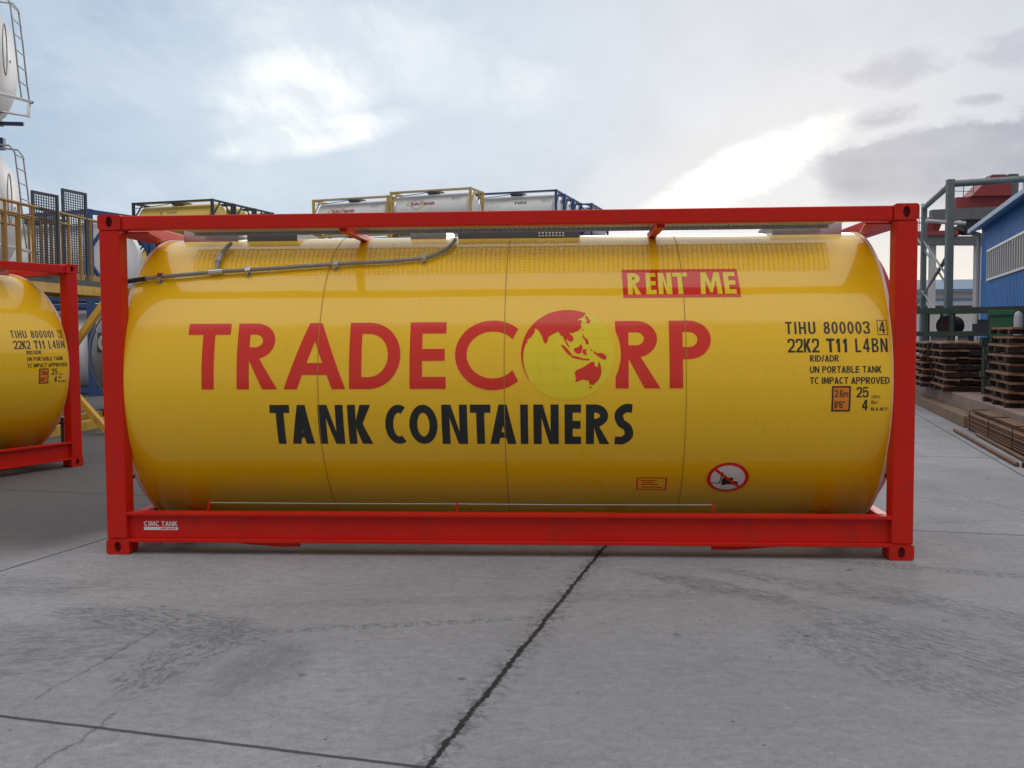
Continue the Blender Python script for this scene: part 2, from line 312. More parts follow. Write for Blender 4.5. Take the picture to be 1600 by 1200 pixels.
# ------------------------------------------------------------------ mesh building
class MB:
    def __init__(s): s.v = []; s.f = []; s.sm = []
    def add(s, vs, fs, smooth=False):
        o = len(s.v); s.v += [tuple(v) for v in vs]; s.f += [tuple(i+o for i in f) for f in fs]; s.sm += [smooth]*len(fs); return s
    def box(s, x0, x1, y0, y1, z0, z1):
        vs = [(x, y, z) for z in (z0, z1) for y in (y0, y1) for x in (x0, x1)]
        return s.add(vs, [(0,2,3,1), (4,5,7,6), (0,1,5,4), (2,6,7,3), (0,4,6,2), (1,3,7,5)])
    def bar(s, p, q, w, h, up=(0,0,1)):
        p, q = Vector(p), Vector(q); d = (q-p).normalized(); up = Vector(up)
        if abs(d.dot(up)) > .98: up = Vector((0,1,0))
        a = d.cross(up).normalized()*w/2; b = a.cross(d).normalized()*h/2
        vs = [c + i*a + j*b for c in (p, q) for j in (-1,1) for i in (-1,1)]
        return s.add(vs, [(0,1,3,2), (4,6,7,5), (0,4,5,1), (2,3,7,6), (0,2,6,4), (1,5,7,3)])
    def tube(s, pts, r, n=10, caps=True):
        pts = [Vector(p) for p in pts]; k = len(pts); rings = []
        t0 = (pts[1]-pts[0]).normalized(); up = Vector((0,0,1)) if abs(t0.z) < .9 else Vector((0,1,0))
        a = t0.cross(up).normalized()
        for i, p in enumerate(pts):
            t = (pts[min(i+1, k-1)] - pts[max(i-1, 0)]).normalized()
            a = (a - t*a.dot(t)).normalized(); b = t.cross(a)
            rr = r[i] if isinstance(r, (list, tuple)) else r
            rings.append([p + a*math.cos(2*math.pi*j/n)*rr + b*math.sin(2*math.pi*j/n)*rr for j in range(n)])
        vs = [v for g in rings for v in g]
        fs = [(i*n+j, i*n+(j+1)%n, (i+1)*n+(j+1)%n, (i+1)*n+j) for i in range(k-1) for j in range(n)]
        s.add(vs, fs, True)
        if caps:
            s.add(rings[0], [tuple(range(n-1, -1, -1))]); s.add(rings[-1], [tuple(range(n))])
        return s
    def lathe_x(s, prof, yc, zc, n=64):       # profile of (x, r) turned round a line along x
        vs = [(x, yc - r*math.cos(2*math.pi*j/n), zc + r*math.sin(2*math.pi*j/n)) for x, r in prof for j in range(n)]
        fs = [(i*n+j, (i+1)*n+j, (i+1)*n+(j+1)%n, i*n+(j+1)%n) for i in range(len(prof)-1) for j in range(n)]
        return s.add(vs, fs, True)
    def lathe_z(s, prof, xc, yc, n=24):
        vs = [(xc + r*math.cos(2*math.pi*j/n), yc + r*math.sin(2*math.pi*j/n), z) for r, z in prof for j in range(n)]
        fs = [(i*n+j, i*n+(j+1)%n, (i+1)*n+(j+1)%n, (i+1)*n+j) for i in range(len(prof)-1) for j in range(n)]
        return s.add(vs, fs, True)
    def mesh(s, name):
        me = bpy.data.meshes.new(name); me.from_pydata(s.v, [], s.f); me.update()
        for p, k in zip(me.polygons, s.sm): p.use_smooth = k
        return me
    def build(s, name, mat, parent=None, bevel=0., label=None):
        o = bpy.data.objects.new(name, s.mesh(name)); COL.objects.link(o)
        o.data.materials.append(M[mat] if isinstance(mat, str) else mat)
        if parent: o.parent = parent
        if label: o['label'] = label
        if bevel:
            b = o.modifiers.new('bevel', 'BEVEL'); b.width = bevel; b.segments = 2; b.limit_method = 'ANGLE'; b.angle_limit = R(50)
        return o
def thing(name, label, cat, loc=(0,0,0), yaw=0., group=None):
    o = bpy.data.objects.new(name, None); COL.objects.link(o); o.empty_display_size = .2
    o.location = loc; o.rotation_euler = (0, 0, yaw); o['label'] = label; o['category'] = cat
    if group: o['group'] = group
    return o
def tag(o, label, cat, group=None):
    o['label'] = label; o['category'] = cat
    if group: o['group'] = group
    return o
def structure(o): o['kind'] = 'structure'; return o
def kids(o): return [c for c in bpy.data.objects if c.parent == o]
def copy_tree(o, parent=None, skip=()):
    c = o.copy(); COL.objects.link(c); c.parent = parent
    for ch in kids(o):
        if ch.name.split('.')[0] not in skip: copy_tree(ch, c, skip)
    return c

# ---- flat shapes, glyphs and lettering
def fill(polys, sub=.03):
    cu = bpy.data.curves.new('t', 'CURVE'); cu.dimensions = '2D'; cu.fill_mode = 'BOTH'
    for p in polys:
        sp = cu.splines.new('POLY'); sp.points.add(len(p)-1); sp.use_cyclic_u = True
        for k, q in zip(sp.points, p): k.co = (q[0], q[1], 0, 1)
    ob = bpy.data.objects.new('t', cu); me = bpy.data.meshes.new_from_object(ob)
    r = ([tuple(v.co)[:2] for v in me.vertices], [tuple(p.vertices) for p in me.polygons])
    bpy.data.objects.remove(ob); bpy.data.curves.remove(cu); bpy.data.meshes.remove(me)
    return r
def text(body, x0, x1, v0, v1, bold=.0, space=1.):
    cu = bpy.data.curves.new('t', 'FONT'); cu.body = body; cu.size = 1.; cu.offset = bold; cu.space_character = space; cu.resolution_u = 4
    ob = bpy.data.objects.new('t', cu); me = bpy.data.meshes.new_from_object(ob)
    vs = [tuple(v.co)[:2] for v in me.vertices]; fs = [tuple(p.vertices) for p in me.polygons]
    bpy.data.objects.remove(ob); bpy.data.curves.remove(cu); bpy.data.meshes.remove(me)
    ax, bx = min(v[0] for v in vs), max(v[0] for v in vs); ay, by = min(v[1] for v in vs), max(v[1] for v in vs)
    return [(x0 + (v[0]-ax)/(bx-ax)*(x1-x0), v0 + (v[1]-ay)/(by-ay)*(v1-v0)) for v in vs], fs
def join(*parts):
    vs, fs = [], []
    for v, f in parts:
        o = len(vs); vs += list(v); fs += [tuple(i+o for i in g) for g in f]
    return vs, fs
def at(g, x, y): return [[(p[0]+x, p[1]+y) for p in q] for q in g]
def decal(name, data, mapping, mat, parent, sub=.012, label=None):
    vs, fs = data
    bm = bmesh.new(); bv = [bm.verts.new((v[0], v[1], 0)) for v in vs]
    for f in fs:
        try: bm.faces.new([bv[i] for i in f])
        except ValueError: pass
    if sub:
        y0, y1 = min(v[1] for v in vs), max(v[1] for v in vs); k = int((y1-y0)/sub)
        for i in range(1, k+1):
            bmesh.ops.bisect_plane(bm, geom=bm.verts[:]+bm.edges[:]+bm.faces[:], dist=1e-6, plane_co=(0, y0+i*(y1-y0)/(k+1), 0), plane_no=(0, 1, 0))
    for v in bm.verts: v.co = mapping(v.co.x, v.co.y)
    bmesh.ops.recalc_face_normals(bm, faces=bm.faces[:])
    me = bpy.data.meshes.new(name); bm.to_mesh(me); bm.free()
    o = bpy.data.objects.new(name, me); COL.objects.link(o); o.data.materials.append(M[mat]); o.parent = parent
    if label: o['label'] = label
    return o
def arc(cx, cy, rx, ry, a0, a1, n=20): return [(cx+rx*math.cos(R(a0+(a1-a0)*i/n)), cy+ry*math.sin(R(a0+(a1-a0)*i/n))) for i in range(n+1)]
def rect(x0, x1, y0, y1): return [(x0,y0), (x1,y0), (x1,y1), (x0,y1)]
def gT(w,h,t,s): a, b = (w-t)/2, (w+t)/2; return [[(0,h-s), (a,h-s), (a,0), (b,0), (b,h-s), (w,h-s), (w,h), (0,h)]]
def gI(w,h,t,s): return [rect(0,w,0,h)]
def gE(w,h,t,s):
    m = h*.5; return [[(0,0), (w,0), (w,s), (t,s), (t,m-s/2), (w*.97,m-s/2), (w*.97,m+s/2), (t,m+s/2), (t,h-s), (w,h-s), (w,h), (0,h)]]
def gN(w,h,t,s):
    d, k = t*1.16, h*.32; return [[(0,0), (t,0), (t,h-k), (w-d,0), (w,0), (w,h), (w-t,h), (w-t,k), (d,h), (0,h)]]
def gM(w,h,t,s):
    a = w*.07; return [[(0,0), (t,0), (a+t*.85,h*.62), (w/2-t*.25,h*.06), (w/2+t*.25,h*.06), (w-a-t*.85,h*.62), (w-t,0), (w,0), (w-a,h), (w-a-t*1.1,h), (w/2,h*.42), (a+t*1.1,h), (a,h)]]
def gA(w,h,t,s, top=None):
    top = top or t*1.0; tt = t*1.08; p = (w-top)/2; c0, c1 = (h*.165, h*.165+s*.72) if w < h*.75 else (h*.21, h*.21+s)
    xl = lambda y: tt + p*y/h
    ap = (w/2-tt)*h/p
    return [[(0,0), (tt,0), (xl(c0),c0), (w-xl(c0),c0), (w-tt,0), (w,0), (w-p,h), (p,h)], [(xl(c1),c1), (w-xl(c1),c1), (w/2,ap)]]
def gD(w,h,t,s):
    rx = min(w*.62, h*.52); cx = w-rx
    return [[(0,0)] + arc(cx,h/2,rx,h/2,-90,90) + [(0,h)], [(t,s)] + arc(max(cx,t+.001),h/2,w-t-max(cx,t+.001),h/2-s,-90,90) + [(t,h-s)]]
def bowl(w,h,t,s,hb):
    rx = min(w*.6, hb*.55); cx = w-rx
    return cx, arc(cx,h-hb/2,rx,hb/2,90,-90), [(t,h-s)] + arc(max(cx,t+.001),h-hb/2,w-t-max(cx,t+.001),hb/2-s,90,-90) + [(t,h-hb+s)]
def gP(w,h,t,s):
    hb = h*.58; cx, o, i = bowl(w,h,t,s,hb); return [[(0,0), (0,h)] + o + [(t,h-hb), (t,0)], i]
def gR(w,h,t,s, notch=None):
    hb = h*.55; bw = w*.93; cx, o, i = bowl(bw,h,t,s,hb)
    left = notch or [(0,0), (0,h)]
    lx = max(t*1.5, bw*.60); o = [p for p in o if not (p[0] < lx and p[1] < h-hb*.5)]
    return [left + o + [(lx,h-hb+.004*h), (w,0), (w-t*1.22,0), (t,h*.43), (t,0)], i]
def gC(w,h,t,s, a=48, b=41):
    rx = w*.60; cy = h/2
    return [arc(rx,cy,rx,h/2,a,360-a,40) + list(reversed(arc(rx,cy,rx-t,h/2-s,b,360-b,40)))]
def gO(w,h,t,s): return [arc(w/2,h/2,w/2,h/2,0,360,40)[:-1], arc(w/2,h/2,w/2-t,h/2-s,0,360,40)[:-1]]
def gK(w,h,t,s):
    j = t*1.35; return [[(0,0), (t,0), (t,h*.44), (w-j,0), (w,0), (t+(w-t)*.42,h*.53), (w*.97,h), (w*.97-j,h), (t,h*.60), (t,h), (0,h)]]
def gS(w,h,t,s):
    c = [(w*.90,h*.90), (w*.55,h-s*.50), (t*.62,h*.76), (w*.36,h*.55), (w*.66,h*.44), (w-t*.62,h*.24), (w*.45,s*.50), (w*.06,h*.10)]
    P = [c[0]] + c + [c[-1]]; pts = []
    for i in range(1, len(P)-2):
        for k in range(6):
            u = k/6; a = [.5*((2*P[i][j]) + (-P[i-1][j]+P[i+1][j])*u + (2*P[i-1][j]-5*P[i][j]+4*P[i+1][j]-P[i+2][j])*u*u + (-P[i-1][j]+3*P[i][j]-3*P[i+1][j]+P[i+2][j])*u**3) for j in (0,1)]
            pts.append(tuple(a))
    pts.append(c[-1]); L, Rr = [], []
    for i, p in enumerate(pts):
        q0, q1 = pts[max(i-1,0)], pts[min(i+1,len(pts)-1)]; d = Vector((q1[0]-q0[0], q1[1]-q0[1])).normalized()
        k = s*.52 + (t-s)*.35*abs(d.y)
        L.append((p[0]-d.y*k, p[1]+d.x*k)); Rr.append((p[0]+d.y*k, p[1]-d.x*k))
    return [L + Rr[::-1]]
def smooth(c, n=6):
    P = [c[0]] + list(c) + [c[-1]]; pts = []
    for i in range(1, len(P)-2):
        for k in range(n):
            u = k/n; pts.append(tuple(.5*((2*P[i][j]) + (-P[i-1][j]+P[i+1][j])*u + (2*P[i-1][j]-5*P[i][j]+4*P[i+1][j]-P[i+2][j])*u*u + (-P[i-1][j]+3*P[i][j]-3*P[i+1][j]+P[i+2][j])*u**3) for j in (0,1)))
    return pts + [tuple(c[-1])]
def ribbon(pts, t, s):
    L, Q = [], []
    for i, p in enumerate(pts):
        q0, q1 = pts[max(i-1,0)], pts[min(i+1,len(pts)-1)]; d = Vector((q1[0]-q0[0], q1[1]-q0[1])).normalized()
        k = s*.5 + (t-s)*.5*abs(d.y)
        L.append((p[0]-d.y*k, p[1]+d.x*k)); Q.append((p[0]+d.y*k, p[1]-d.x*k))
    return L + Q[::-1]
def gH(w,h,t,s): m = h*.5; return [[(0,0), (t,0), (t,m-s/2), (w-t,m-s/2), (w-t,0), (w,0), (w,h), (w-t,h), (w-t,m+s/2), (t,m+s/2), (t,h), (0,h)]]
def gL(w,h,t,s): return [[(0,0), (w,0), (w,s), (t,s), (t,h), (0,h)]]
def gU(w,h,t,s): ry = w/2; return [[(0,h)] + [(0,ry)] + arc(w/2,ry,w/2,ry,180,360) + [(w,h), (w-t,h), (w-t,ry)] + arc(w/2,ry,w/2-t,ry-s,360,180) + [(t,h)]]
def gB(w,h,t,s):
    m = h*.52; rx = w*.42; c = w-rx
    return [[(0,0)] + arc(c,m/2,rx,m/2,-90,90,10) + arc(c-.02*w,(m+h)/2,rx*.94,(h-m)/2,-90,90,10) + [(0,h)],
            [(t,s)] + arc(c,m/2,rx-t,m/2-s*.85,-90,90,10) + [(t,m-s*.5)], [(t,m+s*.5)] + arc(c-.02*w,(m+h)/2,rx*.94-t,(h-m)/2-s*.85,-90,90,10) + [(t,h-s)]]
def g1(w,h,t,s): x = w*.72; return [[(x-t,0), (x,0), (x,h), (x-t*.75,h), (x-t*1.6,h*.82), (w*.08,h*.72), (w*.08,h*.72-s*1.15), (x-t,h*.74)]]
def g2(w,h,t,s):
    top = ribbon(smooth([(t*.5,h*.70), (w*.20,h*.90), (w*.5,h-s*.5), (w*.82,h*.88), (w-t*.55,h*.70), (w*.78,h*.47), (w*.45,h*.28), (w*.20,s*.75)]), t, s)
    return [top], [[(0,0), (w,0), (w,s), (0,s)]]
def g3(w,h,t,s): return [ribbon(smooth([(t*.4,h*.74), (w*.18,h*.90), (w*.5,h-s*.5), (w*.85,h*.87), (w*.86,h*.68), (w*.62,h*.545), (w*.40,h*.53)]), t, s)], [ribbon(smooth([(w*.40,h*.53), (w*.68,h*.51), (w-t*.5,h*.32), (w*.86,h*.12), (w*.5,s*.5), (w*.17,h*.10), (t*.4,h*.28)]), t, s)]
def g4(w,h,t,s): x = w*.82; return [[(x-t,0), (x,0), (x,h*.22), (w,h*.22), (w,h*.22+s), (x,h*.22+s), (x,h), (x-t*1.05,h), (0,h*.22+s*1.05), (0,h*.22), (x-t,h*.22)], [(t*.95,h*.22+s), (x-t,h*.22+s), (x-t,h*.74)]]
def g5(w,h,t,s): return [[(w*.20,h-s), (w*.94,h-s), (w*.94,h), (w*.06,h), (w*.0,h*.44), (t*.85,h*.42)]], [ribbon(smooth([(t*.55,h*.50), (w*.5,h*.63), (w*.88,h*.52), (w-t*.5,h*.32), (w*.85,h*.12), (w*.5,s*.5), (w*.17,h*.10), (t*.4,h*.27)]), t, s)]
def g6(w,h,t,s):
    ry = h*.315; st = smooth([(t*.5,ry*1.0), (t*.5,h*.60), (w*.16,h*.84), (w*.5,h-s*.5), (w*.80,h*.90), (w-t*.7,h*.78)])
    return [arc(w/2,ry,w/2,ry,0,360,28)[:-1], arc(w/2,ry,w/2-t,ry-s*.9,0,360,28)[:-1]], [ribbon(st, t, s)]
def g8(w,h,t,s):
    m = h*.535
    return [arc(w/2,(m+s*.25)/2,w/2,(m+s*.25)/2,0,360,28)[:-1], arc(w/2,(m+s*.25)/2,w/2-t,(m+s*.25)/2-s,0,360,28)[:-1]], [arc(w/2,(m-s*.55+h)/2,w*.46,(h-m+s*.55)/2,0,360,28)[:-1], arc(w/2,(m-s*.55+h)/2,w*.46-t,(h-m+s*.55)/2-s,0,360,28)[:-1]]
def gV(w,h,t,s): return [[(w/2-t*.5,0), (w/2+t*.5,0), (w,h), (w-t*1.05,h), (w/2,h*.24), (t*1.05,h), (0,h)]]
def gW(w,h,t,s): return [[(w*.2,0), (w*.2+t,0), (w/2,h*.68), (w*.8-t,0), (w*.8,0), (w,h), (w-t,h), (w*.76,h*.3), (w/2+t*.5,h), (w/2-t*.5,h), (w*.24,h*.3), (t,h), (0,h)]]
def gslash(w,h,t,s): return [[(0,-h*.03), (t,-h*.03), (w,h*1.03), (w-t,h*1.03)]]
def gdot(w,h,t,s): return [rect(w/2-t/2, w/2+t/2, 0, s)]
def gapo(w,h,t,s): return [rect(w/2-t/2, w/2+t/2, h*.66, h)]
def gquo(w,h,t,s): return [rect(w*.08, w*.08+t*.8, h*.66, h), rect(w*.92-t*.8, w*.92, h*.66, h)]
GL = dict(T=gT, I=gI, E=gE, N=gN, M=gM, A=gA, D=gD, P=gP, R=gR, C=gC, O=gO, K=gK, S=gS, H=gH, L=gL, U=gU, B=gB, V=gV, W=gW)
GL.update({'0': gO, '1': g1, '2': g2, '3': g3, '4': g4, '5': g5, '6': g6, '8': g8, '/': gslash, '.': gdot, "'": gapo, '"': gquo})
ADV = {'I': .30, '1': .62, '.': .30, '/': .60, "'": .28, '"': .45, ' ': .42, 'M': 1.22, 'W': 1.35, 'L': .86, 'N': 1.05, 'T': .95, 'E': .9}
def line(body, x0, x1, v0, v1, t=.17, gap=.20, s=None):
    "narrow grotesque lettering fitted to a box; t and gap in parts of a normal letter's width"
    tot = sum(ADV.get(c, 1.) for c in body) + gap*(len(body)-1); k = (x1-x0)/tot; x = x0; out = []; h = v1-v0; tt = t*k; ss = s*h if s else tt*.92
    for c in body:
        w = ADV.get(c, 1.)*k
        if c != ' ':
            g = GL[c](tt if c == 'I' else w, h, tt, ss)
            for q in (g if isinstance(g, tuple) else (g,)): out.append(fill(at(q, x + (w-tt)/2*(c == 'I'), v0)))
        x += w + gap*k
    return join(*out)
def word(items, v0, v1, t, s):       # items: (letter, x0, x1)
    h = v1-v0; out = []
    for ch, x0, x1 in items:
        kw = {}
        g = GL[ch](x1-x0, h, (x1-x0) if ch == 'I' else t, s)
        out.append(fill(at(g, x0, v0)))
    return join(*out)

# ------------------------------------------------------------------ ground
gm = MB(); gm.add([(-700,-300,0), (700,-300,0), (700,900,0), (-700,900,0)], [(0,1,2,3)])
structure(gm.build('ground', 'ground'))

# ------------------------------------------------------------------ the red-framed tank container
RS, YC, ZC, XL, XR = 1.21, 1.23, 1.296, -2.909, 2.887
def onto(k=.0): return lambda u, v: (u, YC-(RS+k)*math.cos(v/RS), ZC+(RS+k)*math.sin(v/RS))
H = 3.029
def casting(parent, sx, sy, top):       # ISO corner block with an oval opening in front and end face
    x1 = H if sx > 0 else -H; x0 = x1 - sx*.178; a, b = min(x0,x1), max(x0,x1)
    y0, y1 = (0., .162) if sy < 0 else (2.276, 2.438); z0, z1 = (2.473, 2.591) if top else (0., .118)
    yf = y0 if sy < 0 else y1; iy = -sy
    mb = MB()
    zc = (z0+z1)/2; xc = (a+b)/2 - sx*(-.0) ; xc = x1 - sx*.089
    # outer ring plates with the opening, then the block core behind them
    n = 48; hole = arc(xc, zc, .026, .041, 0, 360, n)[:-1]; hw, hh, rr = .089, .059, .022
    def edge(ang):
        c, s_ = math.cos(ang), math.sin(ang)
        k = min(hw/abs(c) if abs(c) > 1e-9 else 1e9, hh/abs(s_) if abs(s_) > 1e-9 else 1e9)
        px, pz = c*k, s_*k
        if abs(px) > hw-rr and abs(pz) > hh-rr:          # inside the corner square: move onto the rounding
            qx, qz = math.copysign(hw-rr, px), math.copysign(hh-rr, pz); dx, dz = px-qx, pz-qz; L_ = math.hypot(dx, dz)
            px, pz = qx+dx/L_*rr, qz+dz/L_*rr
        return (xc+px, zc+pz)
    angs = [math.atan2((p[1]-zc)*1.0, (p[0]-xc)*1.9) for p in hole]
    outer = [edge(a_) for a_ in angs]
    vs = [(p[0], yf, p[1]) for p in outer] + [(p[0], yf, p[1]) for p in hole] + [(p[0], yf+iy*.03, p[1]) for p in hole]
    fs = [(k, (k+1)%n, n+(k+1)%n, n+k) for k in range(n)] + [(n+k, n+(k+1)%n, 2*n+(k+1)%n, 2*n+k) for k in range(n)]
    yb = y1 if sy < 0 else y0
    m0 = len(vs); vs += [(p[0], yb, p[1]) for p in outer]
    fs += [(k, (k+1)%n, m0+(k+1)%n, m0+k) for k in range(n)] + [tuple(range(m0, m0+n))]
    mb.add(vs, fs)
    o = mb.build('corner_casting', 'casting', parent)
    hb = MB(); hb.add([(p[0], yf+iy*.0295, p[1]) for p in hole], [tuple(range(n))]); hb.build('opening', 'dark', o)  # disc closing the opening, its shade put into the colour
    return o
def build_container(label, group, loc, yaw):
    root = thing('tank_container', label, 'tank container', loc, yaw, group)
    for sx in (-1, 1):
        for sy in (-1, 1):
            for top in (0, 1): casting(root, sx, sy, top)
            x1 = sx*H; xa, xb = sorted((x1-sx*.004, x1-sx*.160)); ya, yb = (.005, .150) if sy < 0 else (2.288, 2.433)
            MB().box(xa, xb, ya, yb, .118, 2.473).build('corner_post', 'red', root, .012)
    for sy in (-1, 1):
        ya, yb = (.012, .112) if sy < 0 else (2.326, 2.426)
        MB().box(-H+.178, H-.178, ya, yb, 2.474, 2.578).build('top_side_rail', 'red', root, .008)
        f = MB(); yo = (lambda q: q) if sy < 0 else (lambda q: 2.438-q)
        def bx(y0, y1, z0, z1, x0=-H+.150, x1=H-.150): a, b = sorted((yo(y0), yo(y1))); f.box(x0, x1, a, b, z0, z1)
        bx(.012, .110, .300, .325); bx(.058, .070, .120, .300); bx(.012, .110, .094, .120)
        o = f.build('bottom_side_rail', 'red', root, .003)
    for sx in (-1, 1):
        xa, xb = sorted((sx*(H-.012), sx*(H-.112)))
        MB().box(xa, xb, .162, 2.276, 2.455, 2.575).build('top_end_rail', 'red', root, .008)
        MB().box(xa, xb, .162, 2.276, .10, .25).build('bottom_end_rail', 'red', root, .008)
        MB().tube([(sx*(H-.06), .30, .25), (sx*(H-.06), .30, .62)], .022, 8).tube([(sx*(H-.06), .15, .52), (sx*(H-.06), .45, .56)], .014, 8).build('end_bracket', 'dark_frame', root)
    for sx in (-1, 1):
        for ya, yb in ((.114, .75), (2.324, 1.69)):
            p3 = [(sx*2.915, ya), (sx*2.68, ya), (sx*2.83, yb), (sx*2.915, yb)]
            g = MB(); vs = [(a, b, z) for z in (2.456, 2.468) for a, b in p3]
            g.add(vs, [(0,1,2,3), (7,6,5,4)] + [(i, (i+1)%4, 4+(i+1)%4, 4+i) for i in range(4)]).build('corner_plate', 'red', root)
    # shell with dished ends, pale end rims, red end collars
    sh = MB(); n = 160
    sh.lathe_x([(XL+.02, RS)] + [(XL+.02+(XR-XL-.04)*i/24, RS) for i in range(1, 25)], YC, ZC, n)
    shell = sh.build('tank_shell', 'tank', root)
    for xe, s in ((XL, -1), (XR, 1)):
        rm = MB().lathe_x([(xe-s*.022, RS-.012), (xe-s*.022, RS+.003), (xe, RS+.003), (xe, RS-.055)], YC, ZC, n).build('end_rim', 'rim', shell)
        hd = MB().lathe_x([(xe-s*.01, RS-.05), (xe+s*.02, RS-.12), (xe+s*.06, .9), (xe+s*.085, .5), (xe+s*.09, .02)], YC, ZC, 64).build('end_head', 'grey_tank', shell)
        MB().lathe_x([(xe+s*.001, RS-.05), (xe+s*.02, RS-.09), (xe+s*.10, RS-.15), (xe+s*.10, RS-.18), (xe+s*.012, RS-.14)], YC, ZC, n).build('end_collar', 'red', root)
    for xs in (-1.368, .038, 1.380):
        w = .0024
        vs = []; N = 120
        q = MB(); pts = [(v0) for v0 in [(-1.9 + 3.9*i/N) for i in range(N+1)]]
        for v in pts:
            for u in (xs-w, xs+w): vs.append(onto(.0042)(u, v))
        q.add(vs, [(2*i, 2*i+1, 2*i+3, 2*i+2) for i in range(N)], True); q.build('cladding_seam', 'seam', shell)
    # top gear: perforated walkway, spill boxes, cross members
    def perforated(x0, x1, y0, y1, z, p, hole, th, name, mat, par):
        nx, ny = int((x1-x0)/p), int((y1-y0)/p); vs, fs = [], []
        W = (nx+1)
        for j in range(ny+1):
            for i in range(nx+1): vs.append((x0+(x1-x0)*i/nx, y0+(y1-y0)*j/ny, z))
        sx_, sy_ = (x1-x0)/nx, (y1-y0)/ny
        for j in range(ny):
            for i in range(nx):
                o = len(vs); cx, cy = x0+sx_*(i+.5), y0+sy_*(j+.5)
                for a_, b_ in ((-1,-1), (1,-1), (1,1), (-1,1)): vs.append((cx+a_*hole/2, cy+b_*hole/2, z))
                c = (j*W+i, j*W+i+1, (j+1)*W+i+1, (j+1)*W+i)
                for k in range(4): fs.append((c[k], c[(k+1)%4], o+(k+1)%4, o+k))
        o = MB().add(vs, fs).build(name, mat, par)
        so = o.modifiers.new('thick', 'SOLIDIFY'); so.thickness = th
        return o
    perforated(-2.60, 2.60, .385, .80, 2.535, .040, .025, .006, 'walkway', 'galv', root)
    for yy in (.382, .803): MB().box(-2.60, 2.60, yy-.003, yy+.003, 2.503, 2.542).build('walkway_edge', 'galv', root)
    perforated(-2.72, 2.72, 1.88, 2.31, 2.535, .104, .07, .006, 'walkway', 'galv', root)
    for xa in (-1.18, 1.20):
        MB().bar((xa, .112, 2.475), (xa, 2.326, 2.47), .06, .05).build('cross_member', 'red', root, .004)
    tz = lambda y: ZC + math.sqrt(RS*RS-(YC-y)**2)
    def spill(x0, x1, y0, y1, mat, name):
        q = MB(); th = .006; zt = 2.562
        q.box(x0, x1, y0, y0+th, tz(y0+.03)-.01, zt).box(x0, x1, y1-th, y1, tz(y1-.03)-.01, zt)
        q.box(x0, x0+th, y0+th, y1-th, 2.40, zt).box(x1-th, x1, y0+th, y1-th, 2.40, zt)
        return q.build(name, mat, root)
    spill(-2.19, -1.76, .915, 1.60, 'plate', 'spill_box')
    o = spill(-.40, .61, .915, 1.66, 'plate', 'spill_box')
    v_ = MB()
    for i in range(8):
        for j in range(3): v_.box(.27+i*.028, .27+i*.028+.016, 0.907, .914, 2.478+j*.022, 2.475+j*.022+.014)
    v_.build('vent_grid', 'vinyl_white', o)
    spill(-2.74, -2.27, .93, 1.5, 'steel', 'step_plate'); spill(-.80, -.50, .93, 1.5, 'steel', 'step_plate'); spill(2.18, 2.74, .93, 1.5, 'steel', 'step_plate')
    MB().lathe_z([(.0, 2.56), (.24, 2.55), (.25, 2.53), (.25, 2.46)], .1, 1.23, 32).build('manhole_lid', 'steel', root)
    # drain hose over the shell with clamps and branch
    hose = [(-2.985, .84), (-2.912, .863), (-2.80, .885), (-2.691, .902), (-2.251, .953), (-1.999, .972), (-1.312, 1.033), (-.931, 1.060), (-.700, 1.088), (-.608, 1.108), (-.52, 1.165), (-.455, 1.24), (-.42, 1.33), (-.406, 1.43)]
    hp = [Vector(onto(.03)(*p)) for p in hose]
    fine = []
    for i in range(len(hp)-1):
        P0, P1, P2, P3 = hp[max(i-1,0)], hp[i], hp[i+1], hp[min(i+2,len(hp)-1)]
        for k in range(4):
            u = k/4; fine.append(.5*((2*P1)+(P2-P0)*u+(2*P0-5*P1+4*P2-P3)*u*u+(3*P1-3*P2+P3-P0)*u**3))
    fine.append(hp[-1])
    pipe = MB().tube(fine[8:], .0155, 12).build('drain_pipe', 'pipe', root)
    MB().tube(fine[:9], .0185, 12).build('rubber_end', 'rubber', pipe)
    br = [onto(.03)(-2.251, .953), onto(.035)(-2.268, 1.06), onto(.035)(-2.272, 1.16), onto(.035)(-2.268, 1.27), onto(.04)(-2.255, 1.37)]
    MB().tube(br, .017, 12).build('branch_pipe', 'pipe', pipe)
    MB().tube(br[1:3], .024, 12).tube([onto(.03)(-2.31, .947), onto(.03)(-2.20, .958)], .023, 12).build('coupling', 'steel', pipe)
    for u, v in ((-2.69, .902), (-2.0, .972), (-1.312, 1.033), (-.62, 1.102)):
        q = MB(); a = Vector(onto(.0)(u, v)); nrm = Vector(onto(1.)(u, v)) - a; tg = Vector(onto(0)(u, v+.01)) - a; tg.normalize()
        q.bar(a + nrm*.047 - tg*.022, a + nrm*.047 + tg*.024, .042, .006, nrm).bar(a + nrm*.003 - tg*.022, a + nrm*.05 - tg*.022, .042, .006, tg)
        q.bar(a + nrm*.006 - tg*.050, a + nrm*.006 - tg*.020, .034, .012, nrm).bar(a + nrm*.02 - tg*.034, a + nrm*.034 - tg*.034, .018, .018, tg)
        q.build('pipe_clamp', 'steel', pipe)
    # low cable on pins
    for u in (-2.232, -.328, 1.583):
        MB().tube([(u-.012 if u < -1 else u+.004 if u > 1 else u, .045, .322), (u, .045, .395)], .006, 8).tube([(u, .045, .388), (u, .045, .403)], .010, 8).build('cable_pin', 'red', root)
    cab = MB().tube([(-2.232, .045, .397), (-1.3, .045, .3935), (-.328, .045, .395), (.6, .045, .3925), (1.583, .045, .397)], .0045, 8).build('cable', 'galv', root)
